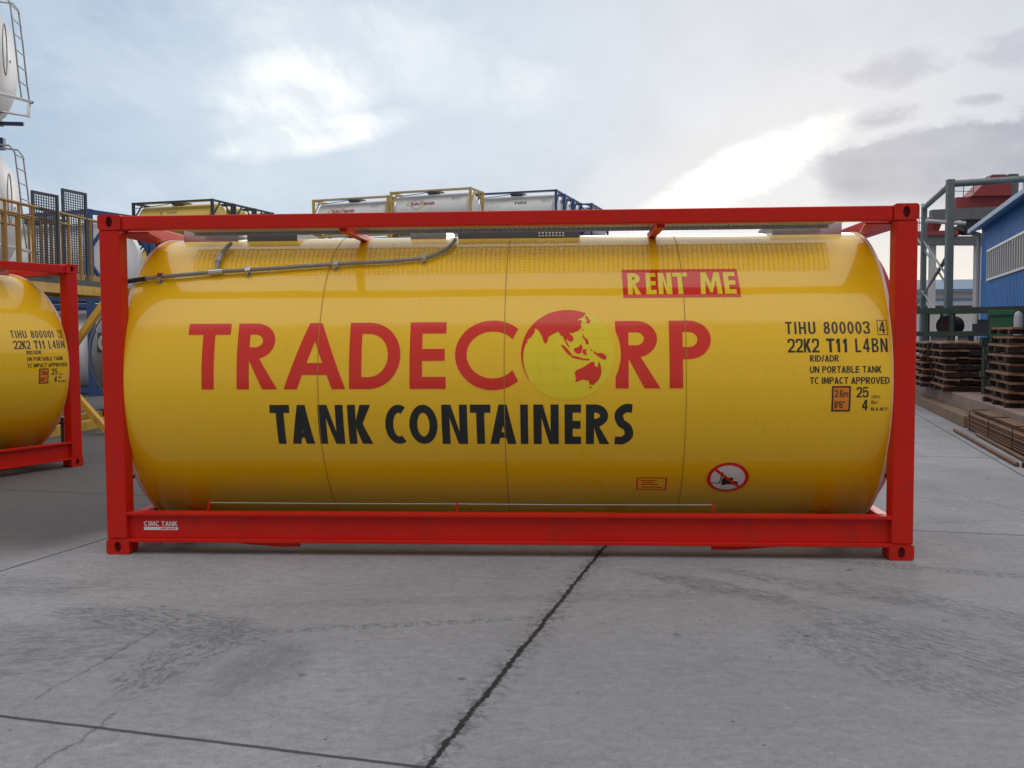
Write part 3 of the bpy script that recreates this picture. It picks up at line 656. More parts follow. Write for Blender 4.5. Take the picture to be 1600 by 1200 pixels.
    # saddle gussets below the rail
    for s in (-1, 1):
        q = MB(); x0, x1 = (-1.55, -1.72) if s < 0 else (1.58, 1.75); x2 = -2.25 if s < 0 else 2.25
        pr = [(x0,.094), (x0,.052), (x1,.052), (x2,.094)]
        vs = [(p[0], y_, p[1]) for y_ in (.08, .12) for p in pr]
        q.add(vs, [(0,1,2,3), (7,6,5,4)] + [(i, (i+1)%4, 4+(i+1)%4, 4+i) for i in range(4)])
        q.build('saddle_gusset', 'red', root)
        MB().bar((s*2.55, .12, .16), (s*2.55, 2.318, .16), .12, .10).build('saddle_beam', 'red', root)
    MB().tube([(-2.80, .30, .05), (-2.80, .30, .30)], .02, 8).tube([(-2.80, .30, .05), (-2.72, .30, .035)], .014, 8).build('drain_outlet', 'galv', root)
    # ---------------- lettering
    L = lambda n, d, mat, k=.002, **kw: decal(n, d, onto(k), mat, shell, **kw)
    v0, v1 = -.030, .480; t_, s_ = .094, .090
    notch = []
    for i in range(13):
        v = (v1-v0)*i/12; yy = v0+v; dx = math.sqrt(max(.398**2-(yy-.229)**2, 0)); notch.append((max(0., .509+dx-.867), v))
    GL['C'] = lambda w,h,t,s: gC(w,h,t,s,60,66)
    out = word([('T',-2.378,-2.050), ('R',-1.990,-1.680), ('A',-1.630,-1.160), ('D',-1.130,-.742), ('E',-.672,-.400)], v0, v1, t_, s_)
    c = fill(at(gC(.470, .532, .086, .088), -.330, -.041))
    r2 = fill(at(gR(.330, .510, .096, s_, notch), .862, v0)); p_ = fill(at(gP(.305, .510, .098, s_), 1.258, v0))
    L('wordmark', join(out, c), 'vinyl_red'); L('wordmark', join(r2, p_), 'vinyl_red')
    gx, gv, gr = .509, .229, .345
    globe = L('globe_emblem', fill([arc(gx, gv, gr, gr, 0, 360, 72)[:-1]]), 'vinyl_yellow', .0016)
    G = lambda pts: [(gx+(a-505)/337*gr, gv-(b-448)/330*gr) for a, b in pts]
    circ = lambda a0, a1, n=22: [(505+337*math.cos(R(a0+(a1-a0)*i/n)), 448-330*math.sin(R(a0+(a1-a0)*i/n))) for i in range(n+1)]
    asia = circ(215, 66, 40) + [(628,160), (618,176), (588,190), (575,206), (600,198), (612,215), (598,228), (607,248), (598,266), (575,285), (545,295), (540,305), (528,292), (518,302), (545,325), (550,345), (528,366), (508,350), (492,340), (500,365), (521,400), (510,398), (494,375), (480,345), (470,318), (455,318), (450,300), (435,286), (402,303), (366,325), (360,355), (345,380), (330,355), (315,310), (300,288), (285,268), (262,262), (268,285), (240,327), (205,350), (218,352), (196,390), (184,440), (183,500), (196,560)]
    isl = [[(640,162), (656,182), (672,210), (658,226), (636,218), (650,202), (634,180)], [(612,265), (620,268), (617,284), (611,280)], [(616,303), (628,330), (655,350), (657,382), (638,380), (632,352), (615,330)], [(548,412), (580,402), (604,378), (613,402), (604,442), (578,450), (556,436)],
           [(616,418), (650,416), (636,430), (644,458), (626,456), (613,440)], [(455,384), (475,386), (510,420), (537,455), (520,464), (488,430)], [(530,460), (580,470), (620,484), (665,486), (660,498), (600,492), (533,476)], [(668,405), (680,425), (672,432)], [(688,425), (720,446), (755,444), (788,470), (776,494), (745,482), (722,466), (698,446)],
           [(555,580), (575,562), (610,550), (640,530), (660,518), (675,506), (700,510), (700,535), (720,546), (731,502), (746,545), (749,590), (730,632), (690,672), (664,666), (655,640), (610,632), (580,644), (560,650), (564,622)], [(658,684), (682,680), (668,698)]]
    decal('land', join(*[fill([G(p)]) for p in [asia] + isl]), onto(.0034), 'vinyl_red', globe)
    lines = []
    for k in range(-2, 3):
        yy = gv + k*.115; hw = math.sqrt(gr*gr-(k*.115)**2)*.985; lines.append(fill([rect(gx-hw, gx+hw, yy-.0012, yy+.0012)]))
    for k in (-.66, -.33, 0, .33, .66):
        pts = [(gx+k*gr*math.sqrt(max(0, 1-(w/12)**2)), gv+gr*.985*w/12) for w in range(-12, 13)]
        lines.append(fill([[(a-.0013, b) for a, b in pts] + [(a+.0013, b) for a, b in pts[::-1]]]))
    decal('grid_lines', join(*lines), onto(.0025), 'vinyl_line', globe)
    for it in ([('T',-1.745,-1.594), ('A',-1.589,-1.418), ('N',-1.377,-1.184), ('K',-1.150,-.969)], [('C',-.866,-.695), ('O',-.683,-.470), ('N',-.437,-.244), ('T',-.222,-.068), ('A',-.075,.122),
               ('I',.155,.212), ('N',.253,.441), ('E',.485,.607), ('R',.644,.820), ('S',.850,1.000)]):
        L('wordmark_below', word(it, -.463, -.149, .060, .062), 'vinyl_black')
    pl = L('banner', fill([[(.930,.677), (1.806,.677), (1.800,.961), (.925,.961)]]), 'vinyl_red')
    for it in ([('R',.966,1.066), ('E',1.104,1.180), ('N',1.196,1.298), ('T',1.306,1.418)], [('M',1.510,1.672), ('E',1.690,1.778)]):
        decal('banner_text', word(it, .705, .920, .036, .042), onto(.0036), 'vinyl_yellow', pl)
    fr = join(fill([rect(1.036,1.266,-.925,-.779), rect(1.046,1.256,-.915,-.789)]), *[fill([rect(1.065+.012*(i%2), x_, v_-.006, v_+.004)]) for i, (x_, v_) in enumerate(((1.19,-.812), (1.17,-.836), (1.20,-.858), (1.235,-.892)))])
    L('warning_plate', fr, 'vinyl_red')
    fx, fv, f_r = 1.724, -.783, .158
    sg = L('forklift_sign', fill([arc(fx, fv, f_r, f_r, 0, 360, 48)[:-1]]), 'vinyl_white')
    F = lambda pts: [(fx+(a-1207)/250*f_r, fv-(b-240)/178*f_r) for a, b in pts]
    decal('forklift_symbol', join(*[fill([F(p)]) for p in ([(1015,296), (1108,296), (1124,222), (1132,168), (1145,168), (1138,228), (1120,306), (1015,304)], [(1145,236), (1272,234), (1272,272), (1336,284), (1334,318), (1300,330), (1280,318), (1200,316), (1180,330), (1150,328), (1136,310)])]), onto(.0034), 'vinyl_black', sg)
    decal('prohibition_ring', join(fill([arc(fx, fv, f_r, f_r, 0, 360, 48)[:-1], arc(fx, fv, f_r*.83, f_r*.83, 0, 360, 48)[:-1]]), fill([F([(1040,150), (1064,132), (1372,338), (1348,358)])])), onto(.0048), 'vinyl_red', sg)
    # data block
    db = (line('22K2', 2.118, 2.345, .230, .333, .28, .12), line('T11', 2.396, 2.555, .230, .333, .29, .17), line('L4BN', 2.604, 2.834, .230, .333, .28, .30),
              line('RID/ADR', 2.275, 2.483, .162, .209, .26, .13), line('UN PORTABLE TANK', 2.273, 2.785, .080, .128, .26, .13), line('TC IMPACT APPROVED', 2.273, 2.842, -.001, .048, .26, .11),
              line('25', 2.608, 2.693, -.100, -.024, .28, .16), line('4', 2.652, 2.693, -.196, -.117, .30), text('cbm.', 2.716, 2.782, -.107, -.079, .0), text('Bar', 2.716, 2.764, -.148, -.122, .0), line('M.A.W.P.', 2.716, 2.841, -.199, -.174, .2, .12))
    for q_ in db: L('data_lettering', q_, 'vinyl_black')
    hp_ = L('height_plate', fill([rect(2.432, 2.566, -.204, -.017)]), 'vinyl_orange')
    decal('plate_lettering', join(fill([rect(2.432,2.566,-.204,-.017), rect(2.443,2.555,-.193,-.028)]), line('2.6', 2.452, 2.512, -.098, -.045, .28, .14), text('m', 2.514, 2.549, -.098, -.062, .01), line('8\'6"', 2.452, 2.525, -.180, -.128, .28, .14)), onto(.0034), 'vinyl_black', hp_)
    web = lambda u, v: (u, .0565, v)
    for w_, a_, b_ in (('CIMC', -2.755, -2.632), ('TANK', -2.618, -2.490)): decal('maker_lettering', line(w_, a_, b_, .212, .250, .27, .10), web, 'vinyl_white', root, 0)
    pb = decal('maker_bar', fill([rect(-2.755, -2.486, .181, .205)]), web, 'vinyl_white', root, 0)
    decal('maker_small_print', text('CIMC GROUP', -2.625, -2.500, .187, .200, .02), lambda u, v: (u, .0545, v), 'vinyl_red', pb, 0)
    return root, shell
def serial(shell, digits, check):
    for d in (line('TIHU', 2.108, 2.325, .368, .464, .28, .34), line(digits, 2.385, 2.715, .368, .464, .30, .28),
              join(line(check, 2.783, 2.826, .370, .462, .26), fill([rect(2.770, 2.842, .358, .474), rect(2.774, 2.838, .362, .470)]))):
        decal('serial_lettering', d, onto(.002), 'vinyl_black', shell)
RG = 'red framed yellow tank containers on the yard'
main, mshell = build_container('big yellow tank in a red frame in the middle, with a red RENT ME banner', RG, (0, 0, 0), 0)
left = copy_tree(main)
left['label'] = 'yellow tank in a red frame, cut off at the left below the ochre railing'
ly = R(67.5); left.rotation_euler = (0, 0, ly)
left.location = (-5.775 - H*math.cos(ly), 4.94 - H*math.sin(ly), 0)
lshell = [c for c in kids(left) if c.name.startswith('tank_shell')][0]
serial(mshell, '800003', '4'); serial(lshell, '800001', '3')

# ------------------------------------------------------------------ tank containers in the distance
def far_proto(frame, tank, brand=None, ends='x', label='', group=None, cat='tank container', lines=True):
    root = thing('tank_container', label, cat, (0,0,0), 0, group)
    f = MB(); L_, W_, Hh = 6.058, 2.438, 2.591
    for x in (0, L_-.16):
        for y in (0, W_-.16): f.box(x, x+.16, y, y+.16, 0, Hh)
        f.box(x+.02, x+.14, .16, W_-.16, Hh-.13, Hh-.01); f.box(x+.02, x+.14, .16, W_-.16, .05, .20)
        for a, b in (((.1, .95), (.1+.0, 1.75)),):
            xx = x+.08
            for y0, y1, z0, z1 in ((.1, .95, 1.5, 2.5), (2.338, 1.488, 1.5, 2.5), (.1, .95, 1.1, .12), (2.338, 1.488, 1.1, .12)):
                f.bar((xx, y0, z0), (xx, y1, z1), .08, .07, (1,0,0))
    for y in (.02, W_-.12):
        f.box(.16, L_-.16, y, y+.10, Hh-.11, Hh-.01); f.box(.16, L_-.16, y, y+.10, .10, .24)
    f.build('frame', frame, root)
    t = MB().lathe_x([(.12, .02), (.15, .4), (.22, .8), (.34, 1.08), (.46, 1.15), (5.60, 1.15), (5.72, 1.08), (5.84, .8), (5.91, .4), (5.94, .02)], 1.219, 1.29, 40).build('tank', tank, root)
    w = MB().box(.2, L_-.2, .14, .60, 2.50, 2.54)
    w.build('walkway', 'galv', root)
    MB().tube([(.3, .02, 2.2), (2.2, .05, 2.33), (3.2, .07, 2.45)], .025, 6).build('hose', 'rubber', root)
    MB().box(2.5, 3.4, .75, 1.7, 2.42, 2.60).build('spill_box', 'plate', root)
    if brand: brand(t)
    return root
mp = lambda u, v: (u, 1.219-1.157*math.cos(v/1.15), 1.29+1.157*math.sin(v/1.15))
def euro(t):
    d = [(1.15, .38), (2.0, .80), (2.85, .38), (2.0, -.04)]
    i = [(1.26, .38), (2.0, .745), (2.74, .38), (2.0, .015)]
    decal('diamond_outline', fill([d, i]), mp, 'yellow_frame', t, .06)
    decal('lettering', text('EUROTAINER', 1.55, 3.35, .27, .50, .03), lambda u, v: (u, 1.219-1.162*math.cos(v/1.15), 1.29+1.162*math.sin(v/1.15)), 'eurored', t, .06)
    decal('data_lettering', join(*[text(s, 4.55, 4.55+.6, .75-.13*k, .83-.13*k, .0) for k, s in enumerate(('EURU 201', '22K2', 'T11'))]), mp, 'grey_text', t, .06)
def nrs(t):
    decal('lettering', text('NRS', 3.0, 3.85, .42, .64, .03), mp, 'vinyl_black', t, .06)
    decal('data_lettering', join(*[text(s, 4.9, 5.5, .70-.13*k, .78-.13*k, .0) for k, s in enumerate(('NRSU 117', '22K2', 'T11'))]), mp, 'grey_text', t, .06)
def yel(t):
    decal('lettering', join(text('C', 2.0, 2.2, .45, .68, .03), text('TANK', 2.5, 3.3, .48, .66, .0)), mp, 'vinyl_black', t, .06)
LOW = 'tank containers in the lower tiers of the far stacks'
LOWLAB = 'tank container of a lower tier in the far stacks behind the yellow tank'
def put(proto, corner_right, yaw, z, label, group, used={}):
    o = proto if proto.name not in used else copy_tree(proto)
    used[proto.name] = 1
    o.rotation_euler = (0, 0, yaw)
    o.location = (corner_right[0]-6.058*math.cos(yaw), corner_right[1]-6.058*math.sin(yaw), z)
    o['label'] = label; o['group'] = group
    return o
def stack(proto, cr, yaw, z0, tiers, label, deep=1, toplabs=None, topgroup=None):
    for k in range(deep):
        c = (cr[0] - math.sin(yaw)*2.56*k, cr[1] + math.cos(yaw)*2.56*k)
        for i in range(tiers):
            z = z0 + i*2.595
            if i == tiers-1: put(proto, c, yaw, z, toplabs[k], topgroup)
            else: put(proto, c, yaw, z, LOWLAB, LOW)
pe = far_proto('yellow_frame', 'white_tank', euro); pn = far_proto('blue_frame', 'white_tank', nrs); py = far_proto('dark_frame', 'far_yellow', yel)
pb = far_proto('blue_frame', 'white_tank')
TG = 'tank containers on top of the far stacks'
stack(pe, (-6.03, 57.55), R(-16), 1.15, 4, '', 1, ['white tank lettered in red in a yellow diamond, the higher one above the rail'], TG)
stack(pe, (-11.95, 59.28), R(-16), .93, 4, '', 1, ['white tank in a pale yellow frame, its red lettering half hidden by the red rail'], TG)
stack(pn, (-.31, 59.12), R(-14), 1.15, 4, '', 3, ['white tank in a blue frame with three slanted black letters, beside the pale yellow frame', 'end of a blue frame directly behind the white tank with three black letters', 'farthest blue frame end in the row going back to the right'], TG)
stack(py, (-22.09, 53.19), R(-12.8), .0, 4, '', 3, ['yellow tank in a dark frame above the left end of the red rail', 'yellow tank end in a dark frame, second in the row going back', 'yellow tank end in a dark frame, last in the row going back'], TG)
o = None
for i in range(4):
    z = 1.15+2.595*i
    put(pb, (3.75-.0, 66.0+6.2), R(76), z, LOWLAB if i < 3 else 'small looking blue frame standing alone over the red rail', LOW if i < 3 else TG)
# raised stacking slabs
for nm, cx_, cy_, w_, d_, a_, h_ in (('stacking_slab', -12.0, 60.6, 13.2, 3.4, -16, 1.15),):
    pass
def slab(cr, yaw, length, depth, h, name='stacking_slab'):
    q = MB().box(-length-.3, .3, -.3, depth+.3, 0, h-.002)
    o = q.build(name, 'concrete'); o.location = (cr[0], cr[1], 0); o.rotation_euler = (0, 0, yaw); return structure(o)
slab((-6.03, 57.55), R(-16), 6.06, 2.44, 1.15); slab((-12.4, 59.41), R(-16), 6.3, 2.44, .93); slab((-.31, 59.12), R(-14), 6.06, 10.2, 1.15); slab((3.75, 72.2), R(76), 6.06, 2.44, 1.15)

# blue framed white tanks behind the mesh gates, two tiers
for i, lb in enumerate(('white tank in a blue frame, lower tier behind the ochre railing platform', 'white tank in a blue frame, upper tier behind the mesh panels at the left')):
    o = copy_tree(pb); o['label'] = lb; o['group'] = 'blue framed white tanks behind the platform'
    o.rotation_euler = (0, 0, R(-20)); c = (-18.38, 20.86)
    o.location = (c[0]-math.sin(R(70))*-0, c[1], 2.595*i)
    o.location = (c[0], c[1], 2.595*i)
# ------------------------------------------------------------------ swap tanks with end ladders, stacked three high at the left
def swap_proto():
    root = thing('swap_tank', '', 'tank container')
    t = MB().lathe_x([(-.02, .03), (-.07, .45), (-.16, .80), (-.30, 1.02), (-.46, 1.12), (-7.0, 1.12), (-7.2, .9), (-7.3, .03)], 0, 1.38, 56).build('tank', 'white_tank', root)
    MB().tube([(-.45, -1.125*math.cos(R(a)), 1.38+1.125*math.sin(R(a))) for a in range(0, 361, 8)], .012, 6).build('tank_band', 'galv', t)
    lad = MB()
    side = [(-.42, -.30, 2.50), (.02, -.30, 2.46), (.11, -.30, 2.34), (.17, -.30, 1.7), (.22, -.30, 1.0), (.26, -.30, .62)]
    side2 = [(p[0], .12, p[2]) for p in side]
    lad.tube(side, .016, 8).tube(side2, .016, 8)
    for z in (2.30, 2.06, 1.80, 1.52, 1.24, .96):
        x = .12 + (2.42-z)*.078; lad.tube([(x, -.30, z), (x, .12, z)], .011, 6)
    lad.build('ladder', 'galv', root)
    hoop = MB(); hoop.tube([(.02, -.36*1-.1*math.cos(R(a)), 1.5+.45*math.sin(R(a))) for a in range(0, 361, 12)], .012, 6).build('inspection_hoop', 'galv', t)
    st = MB().tube([(-.30, -.75, .30), (-.30, -.75, .62), (-.22, -.75, .70), (.58, -.72, .50), (.50, -.72, .46), (.50, -.72, .24)], .028, 8).tube([(-.1, -.75, .60), (-.1, -.75, .34), (.50, -.72, .26)], .02, 6).build('step_bracket', 'white_tank', root)
    q = MB()
    q.box(-7.2, -.55, -1.2, -1.05, .0, .22).box(-7.2, -.55, 1.05, 1.2, .0, .22)
    for x in (-1.7, -6.7):
        q.box(x, x+.16, -1.2, 1.2, .02, .20); q.box(x, x+.16, -1.2, -1.04, .22, 2.56); q.box(x, x+.16, 1.04, 1.2, .22, 2.56)
        q.bar((x+.08, -1.12, .9), (x+.75, -1.12, .15), .10, .10); q.bar((x+.08, 1.12, .9), (x+.75, 1.12, .15), .10, .10)
    q.box(-6.7, -1.54, -1.19, -1.06, 2.44, 2.56).box(-6.7, -1.54, 1.06, 1.19, 2.44, 2.56)
    q.build('frame', 'blue_frame', root)
    MB().box(-.20, .10, -.95, -.75, .06, .14).box(-.10, .08, -.93, -.79, .14, .34).box(.10, .46, -.90, -.84, .06, .12).build('valve_handle', 'navy', root)
    decal('data_lettering', join(*[text(s, -1.55, -.62, 1.0-.17*k, 1.10-.17*k, .0) for k, s in enumerate(('TANK 42', '22K2', 'T11', 'MAX 36'))]), lambda u, v: (u, -1.127*math.cos((v-.6)/1.12), 1.38+1.127*math.sin((v-.6)/1.12)), 'grey_text', t, .06)
    return root
sp = swap_proto()
for i, lb in enumerate(('white swap tank at the bottom of the left stack behind the ochre railing', 'white swap tank with an end ladder, middle of the left stack behind the ochre railing', 'white swap tank with an end ladder, topmost at the upper left')):
    o = sp if i == 0 else copy_tree(sp)
    o['label'] = lb; o['group'] = 'white swap tanks stacked at the left'
    o.rotation_euler = (0, 0, R(12)); o.location = (-9.58, 10.05, i*2.64)

# ------------------------------------------------------------------ yellow gangway platform with railing and mesh gates
pf = thing('gangway_platform', 'yellow steel gangway platform with ochre railing behind the left red container', 'platform', (-8.55, 8.3, 0))
PX0, PX1, PY0, PY1, PZ = -.52, .47, -2.2, 2.55, 2.67
MB().box(PX0, PX1, PY0, PY1, PZ-.10, PZ).build('deck', 'green_steel', pf)
MB().box(PX0-.003, PX0+.10, PY0, PY1, PZ-.26, PZ-.102).box(PX1-.10, PX1+.003, PY0, PY1, PZ-.26, PZ-.102).box(PX0+.1, PX1-.1, PY1-.12, PY1+.003, PZ-.26, PZ-.102).box(PX0+.1, PX1-.1, -.3, -.16, PZ-.26, PZ-.102).build('deck_beam', 'yellow_steel', pf)
for x in (PX0+.08, PX1-.08):
    for y in (-.15, PY1-.08): MB().box(x-.075, x+.075, y-.075, y+.075, .16, PZ-.26).build('column', 'yellow_steel', pf, .006)
for x in (PX1-.08, PX0+.08):
    MB().box(x-.08, x+.08, PY0+.4, PY1+.9, 0, .16).build('base_beam', 'yellow_steel', pf)
MB().bar((PX1-.08, 1.5, 2.36), (PX1-.25, 1.45, .9), .10, .10)
for p, q in (((PX1+.40, 1.4, 2.42), (PX1-.06, 1.0, 1.55)), ((PX1-.10, .55, .95), (PX1+.75, .45, .06)), ((PX0+.08, -.1, 2.3), (PX0+.08, 1.5, .3))):
    MB().bar(p, q, .10, .13, (0,1,0)).build('brace', 'yellow_steel', pf)
MB().box(PX1+.003, PX1+.75, PY1-.30, PY1-.16, PZ-.24, PZ-.10).build('outrigger_beam', 'yellow_steel', pf)
for x, nm, y1 in ((PX1-.03, 'railing', PY1), (PX0+.03, 'railing', PY1)):
    q = MB(); q.tube([(x, PY0, PZ+1.10), (x, y1, PZ+1.10)], .026, 8).tube([(x, PY0, PZ+.93), (x, .9, PZ+.93)], .020, 8)
    y = PY0+.03
    k = 0
    while y < y1-.01:
        big = k % 8 == 7
        q.tube([(x, y, PZ), (x, y, PZ+1.10)], .045 if big else .024, 8); y += .375; k += 1
    q.box(x-.004, x+.004, PY0, y1, PZ+.002, PZ+.10)
    q.build(nm, 'rail_paint', pf)
def mesh_panel(loc, yaw, w, h, lab):
    g = thing('mesh_gate', lab, 'gate', loc, yaw, 'mesh gates on the platform')
    fr_ = MB(); b = .045
    fr_.box(0, b, -.02, .02, 0, h).box(w-b, w, -.02, .02, 0, h).box(b, w-b, -.018, .018, h-b, h).box(b, w-b, -.018, .018, 0, b); fr_.build('frame', 'mesh_grey', g)
    m_ = MB(); n = int((w-2*b)/.055)
    for i in range(1, n): x = b+(w-2*b)*i/n; m_.box(x-.0055, x+.0055, -.006, .006, b, h-b)
    n = int((h-2*b)/.042)
    for i in range(1, n): z = b+(h-2*b)*i/n; m_.box(b, w-b, -.0045, .0045, z-.006, z+.006)
    m_.build('mesh', 'mesh_grey', g)
    return g
mesh_panel((-8.12, 8.02, PZ), R(79), .60, 1.36, 'grey mesh gate on the platform, left of the two')
mesh_panel((-8.22, 9.14, PZ), R(79), .62, 1.56, 'taller grey mesh gate on the platform next to the red corner post')
# grey tank end behind the braces
gt = thing('tank_container', 'grimy grey tank with a white letter on a dark band, low behind the yellow braces', 'tank container', (-8.02, 11.9, 0), R(90+8))
t = MB().lathe_x([(.0, .02), (-.02, .5), (-.10, .95), (-.2, 1.15), (-.3, 1.2), (-5.7, 1.2), (-5.95, .02)], 0, 1.29, 56)
t.v = [(-x, y, z) for x, y, z in t.v]
tk = t.build('tank', 'grey_tank', gt)
MB().tube([(.25, 1.225*math.cos(R(a)), 1.29+1.225*math.sin(R(a))) for a in range(0, 361, 6)], .022, 6).build('end_ring', 'galv', gt)
bd = MB().add([(x_, y_, z_) for x_, y_, z_ in ((.13, 1.02, 1.35), (.0, .1, 1.30), (.0, .1, 1.72), (.13, 1.0, 1.75))], [(0,1,2,3)])
bd.v = [(x-.03, y, z) for x, y, z in bd.v]; bd.build('dark_band', 'plate', tk)
decal('letter', fill(gO(.26, .34, .07, .07)), lambda u, v: (.085-u*.13-.045, .98-u, 1.37+v), 'vinyl_white', tk, 0)
q = MB()
for y in (-1.14,): q.box(.05, .2, y-.08, y+.08, 0, 2.59)
q.box(.06, .19, -1.06, 1.06, 2.46, 2.58).box(.06, .19, -1.06, 1.06, .02, .16).box(.2, 6.0, -1.2, -1.08, .02, .16).box(.2, 6.0, 1.08, 1.2, .02, .16).box(.2, 6.0, 1.08, 1.2, 2.46, 2.58).box(.2, 6.0, -1.2, -1.08, 2.46, 2.58)
q.build('frame', 'navy', gt)

# ------------------------------------------------------------------ right side: raised slab, scrap stacks, machine, shed, crane
sd_ = Vector((.2, .98, 0)).normalized(); sn = Vector((sd_.y, -sd_.x, 0)); S0 = Vector((7.96, 11.45, 0))
sa_ = math.atan2(sd_.y, sd_.x)
def along(s, o=0., z=0.): p = S0 + sd_*s + sn*o; return (p.x, p.y, z)
q = MB(); x = -9.
while x < 14: q.box(x+.006, x+2.294, 0, .0+6., 0, .45); x += 2.3
q.v = [(a, -b, c) for a, b, c in q.v]; q.f = [f[::-1] for f in q.f]
o = q.build('raised_slab', 'concrete', None, .012); o.location = S0; o.rotation_euler = (0, 0, sa_); structure(o)
o = MB().box(-1.6, 6.6, .04, .30, 0, .20).build('timber_baulk', 'wood', None, .01); o.location = S0; o.rotation_euler = (0, 0, sa_)
tag(o, 'long timber baulk lying at the foot of the raised slab', 'timber')
def pallet_mesh(seed, w, d, th):
    r = random.Random(seed); top = MB(); bot = MB()
    n = 6
    for i in range(n):
        x0 = w*i/n + .004; x1 = w*(i+1)/n - .008
        e0 = r.uniform(-.16, .06); e1 = r.uniform(-.05, .12); zz = r.uniform(-.008, .008); tl = r.uniform(-.012, .012)
        vs = [(x0, e0, th*.55+zz), (x1, e0+r.uniform(-.05,.05), th*.55+zz+tl), (x1, d+e1, th*.55+zz), (x0, d+e1, th*.55+zz+tl)]
        hh = th*.24
        vs += [(a, b, c+hh) for a, b, c in vs]
        top.add(vs, [(3,2,1,0), (4,5,6,7)] + [(k, (k+1)%4, 4+(k+1)%4, 4+k) for k in range(4)])
    bot.box(.05, w-.05, .06, d-.06, .02, th*.50)
    for y in (.0, d/2-.06, d-.12): bot.box(-.03+r.uniform(-.04,.03), w+r.uniform(-.02,.05), y, y+.12, 0, th*.54)
    return top, bot
protos = []
for k in range(4):
    for (w, d, th) in ((1.5, 1.55, .145),):
        tp, bt = pallet_mesh(k+3, w, d, th); protos.append((tp.mesh('deck'), bt.mesh('bearer')))
for a, b in protos: a.materials.append(M['rust_light']); b.materials.append(M['rust'])  # lit decks and shaded bearers painted as two rust tones
ORD = ['bottom', 'second', 'third', 'fourth', 'fifth', 'sixth', 'seventh', 'eighth', 'ninth', 'top']
def pallet_stack(s, off, z0, n, what, grp, yj=.05):
    for i in range(n):
        nm = ORD[i] if i < n-1 else 'top'
        lab = ('rusty pallet, %s in the %s' % (nm, what)) if nm in ('top', 'bottom') else ('rusty pallet, %s from the bottom in the %s' % (nm, what))
        g = thing('rusty_pallet', lab, 'pallet', along(s + random.uniform(-yj, yj), off + random.uniform(-yj, yj), z0 + i*.146), sa_ - math.pi/2 + random.uniform(-.03, .03), grp)
        a, b = protos[random.randrange(4)]
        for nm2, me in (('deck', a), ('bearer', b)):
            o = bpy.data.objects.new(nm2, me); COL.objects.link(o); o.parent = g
PG = 'rusty pallets stacked on the raised slab'
pallet_stack(-2.9, .12, .452, 9, 'tall stack nearest the blue shed window', PG)
pallet_stack(1.35, -.16, .452, 7, 'stack beside the green post', PG)
pallet_stack(3.1, -.30, .452, 7, 'stack next to the red corner post', PG)
# rod bundle and loose rods
rb = thing('rod_bundle', 'strapped bundle of brown steel rods lying against the raised slab', 'steel rods', along(-2.0, -.175), sa_)
q = MB(); r_ = random.Random(5)
for j in range(10):
    for i in range(8-(j > 7)*2):
        yy = -.135+.036*i+(.018 if j % 2 else 0)+r_.uniform(-.004, .004); zz = .02+.036*j; e = r_.uniform(-.08, .05)
        q.tube([(.0+e, yy, zz), (-4.8+e, yy+r_.uniform(-.02, .02), zz)], .0165, 6)
q.build('rods', 'rod', rb)
for x in (-.28, -1.7, -3.2):
    MB().tube([(x, -.165, .01), (x, -.165, .33), (x, -.12, .365), (x, .12, .365), (x, .162, .33), (x, .162, .01)], .007, 6).build('strap', 'rust', rb)
for a, b, lb in (((6.94, 9.3), (6.02, 5.0), 'long loose steel rod on the concrete, nearer the red container'), ((7.02, 8.6), (6.22, 5.0), 'long loose steel rod on the concrete, beside the rod bundle')):
    o = MB().tube([(a[0], a[1], .03), (b[0], b[1], .03)], .028, 8).build('loose_rod', 'rod'); tag(o, lb, 'steel rod', 'loose rods on the concrete')
o = MB().box(-.25, .25, -.04, .04, 0, .06).build('steel_offcut', 'rust'); o.location = (6.30, 5.35-.45, 0); o.rotation_euler = (0, 0, R(-10)); tag(o, 'short dark steel offcut lying on the concrete at the right edge', 'offcut')
# green post
o = MB().box(-.09, .09, -.05, .05, .452, 1.55).box(-.14, .16, -.06, .06, 1.40, 1.55).box(-.13, .16, -.06, .06, .78, .90).build('green_post', 'green_steel'); o.location = (8.62, 12.05, 0); tag(o, 'dark green steel post between the two groups of rusty pallets', 'post')
# green machine
gmn = thing('green_machine', 'dark green steel machine frame with rollers behind the rusty pallets', 'machine', (9.45, 17.55, .452), math.atan2(-1.95, 1.06)*0 + math.atan2(-1.55, 1.75))
q = MB()
for x in (0, .62, 1.5, 2.28):
    q.box(x-.05, x+.05, -.05, .05, 0, 1.66)
q.box(-.4, 2.7, -.07, .07, 1.66, 1.80).box(-.5, 2.4, -.06, .06, 1.10, 1.22).box(-.3, 2.4, -.08, .08, .82, .94)
q.bar((2.28, 0, 1.1), (2.75, 0, .75), .08, .10)
for x in (0, 2.28): q.box(x-.05, x+.05, .95, 1.05, 0, 1.66)
q.box(-.3, 2.5, .95, 1.05, 1.66, 1.78)
q.build('frame', 'green_steel', gmn)
MB().box(.10, .52, .0, .4, .94, 1.10).box(.75, 1.0, .0, .4, .94, 1.10).build('side_plate', 'green_grey', gmn)
for x, r__ in ((.42, .24), (1.9, .22)): MB().tube([(x, .1, 1.36), (x, .7, 1.36)], r__, 16).build('roller', 'rust', gmn)
MB().box(1.05, 1.6, .1, .6, 1.22, 1.40).box(1.15, 1.5, .15, .5, 1.40, 1.50).build('motor', 'dark_frame', gmn)
o = MB().box(0, .42, 0, .6, .452, 1.99).box(-.04, .46, -.04, .64, 1.99, 2.10).build('green_cabinet', 'green_bright', None, .01); o.location = (9.25, 13.45, 0); o.rotation_euler = (0, 0, R(-30)); tag(o, 'bright green cabinet above the tall rusty pallet stack', 'cabinet')
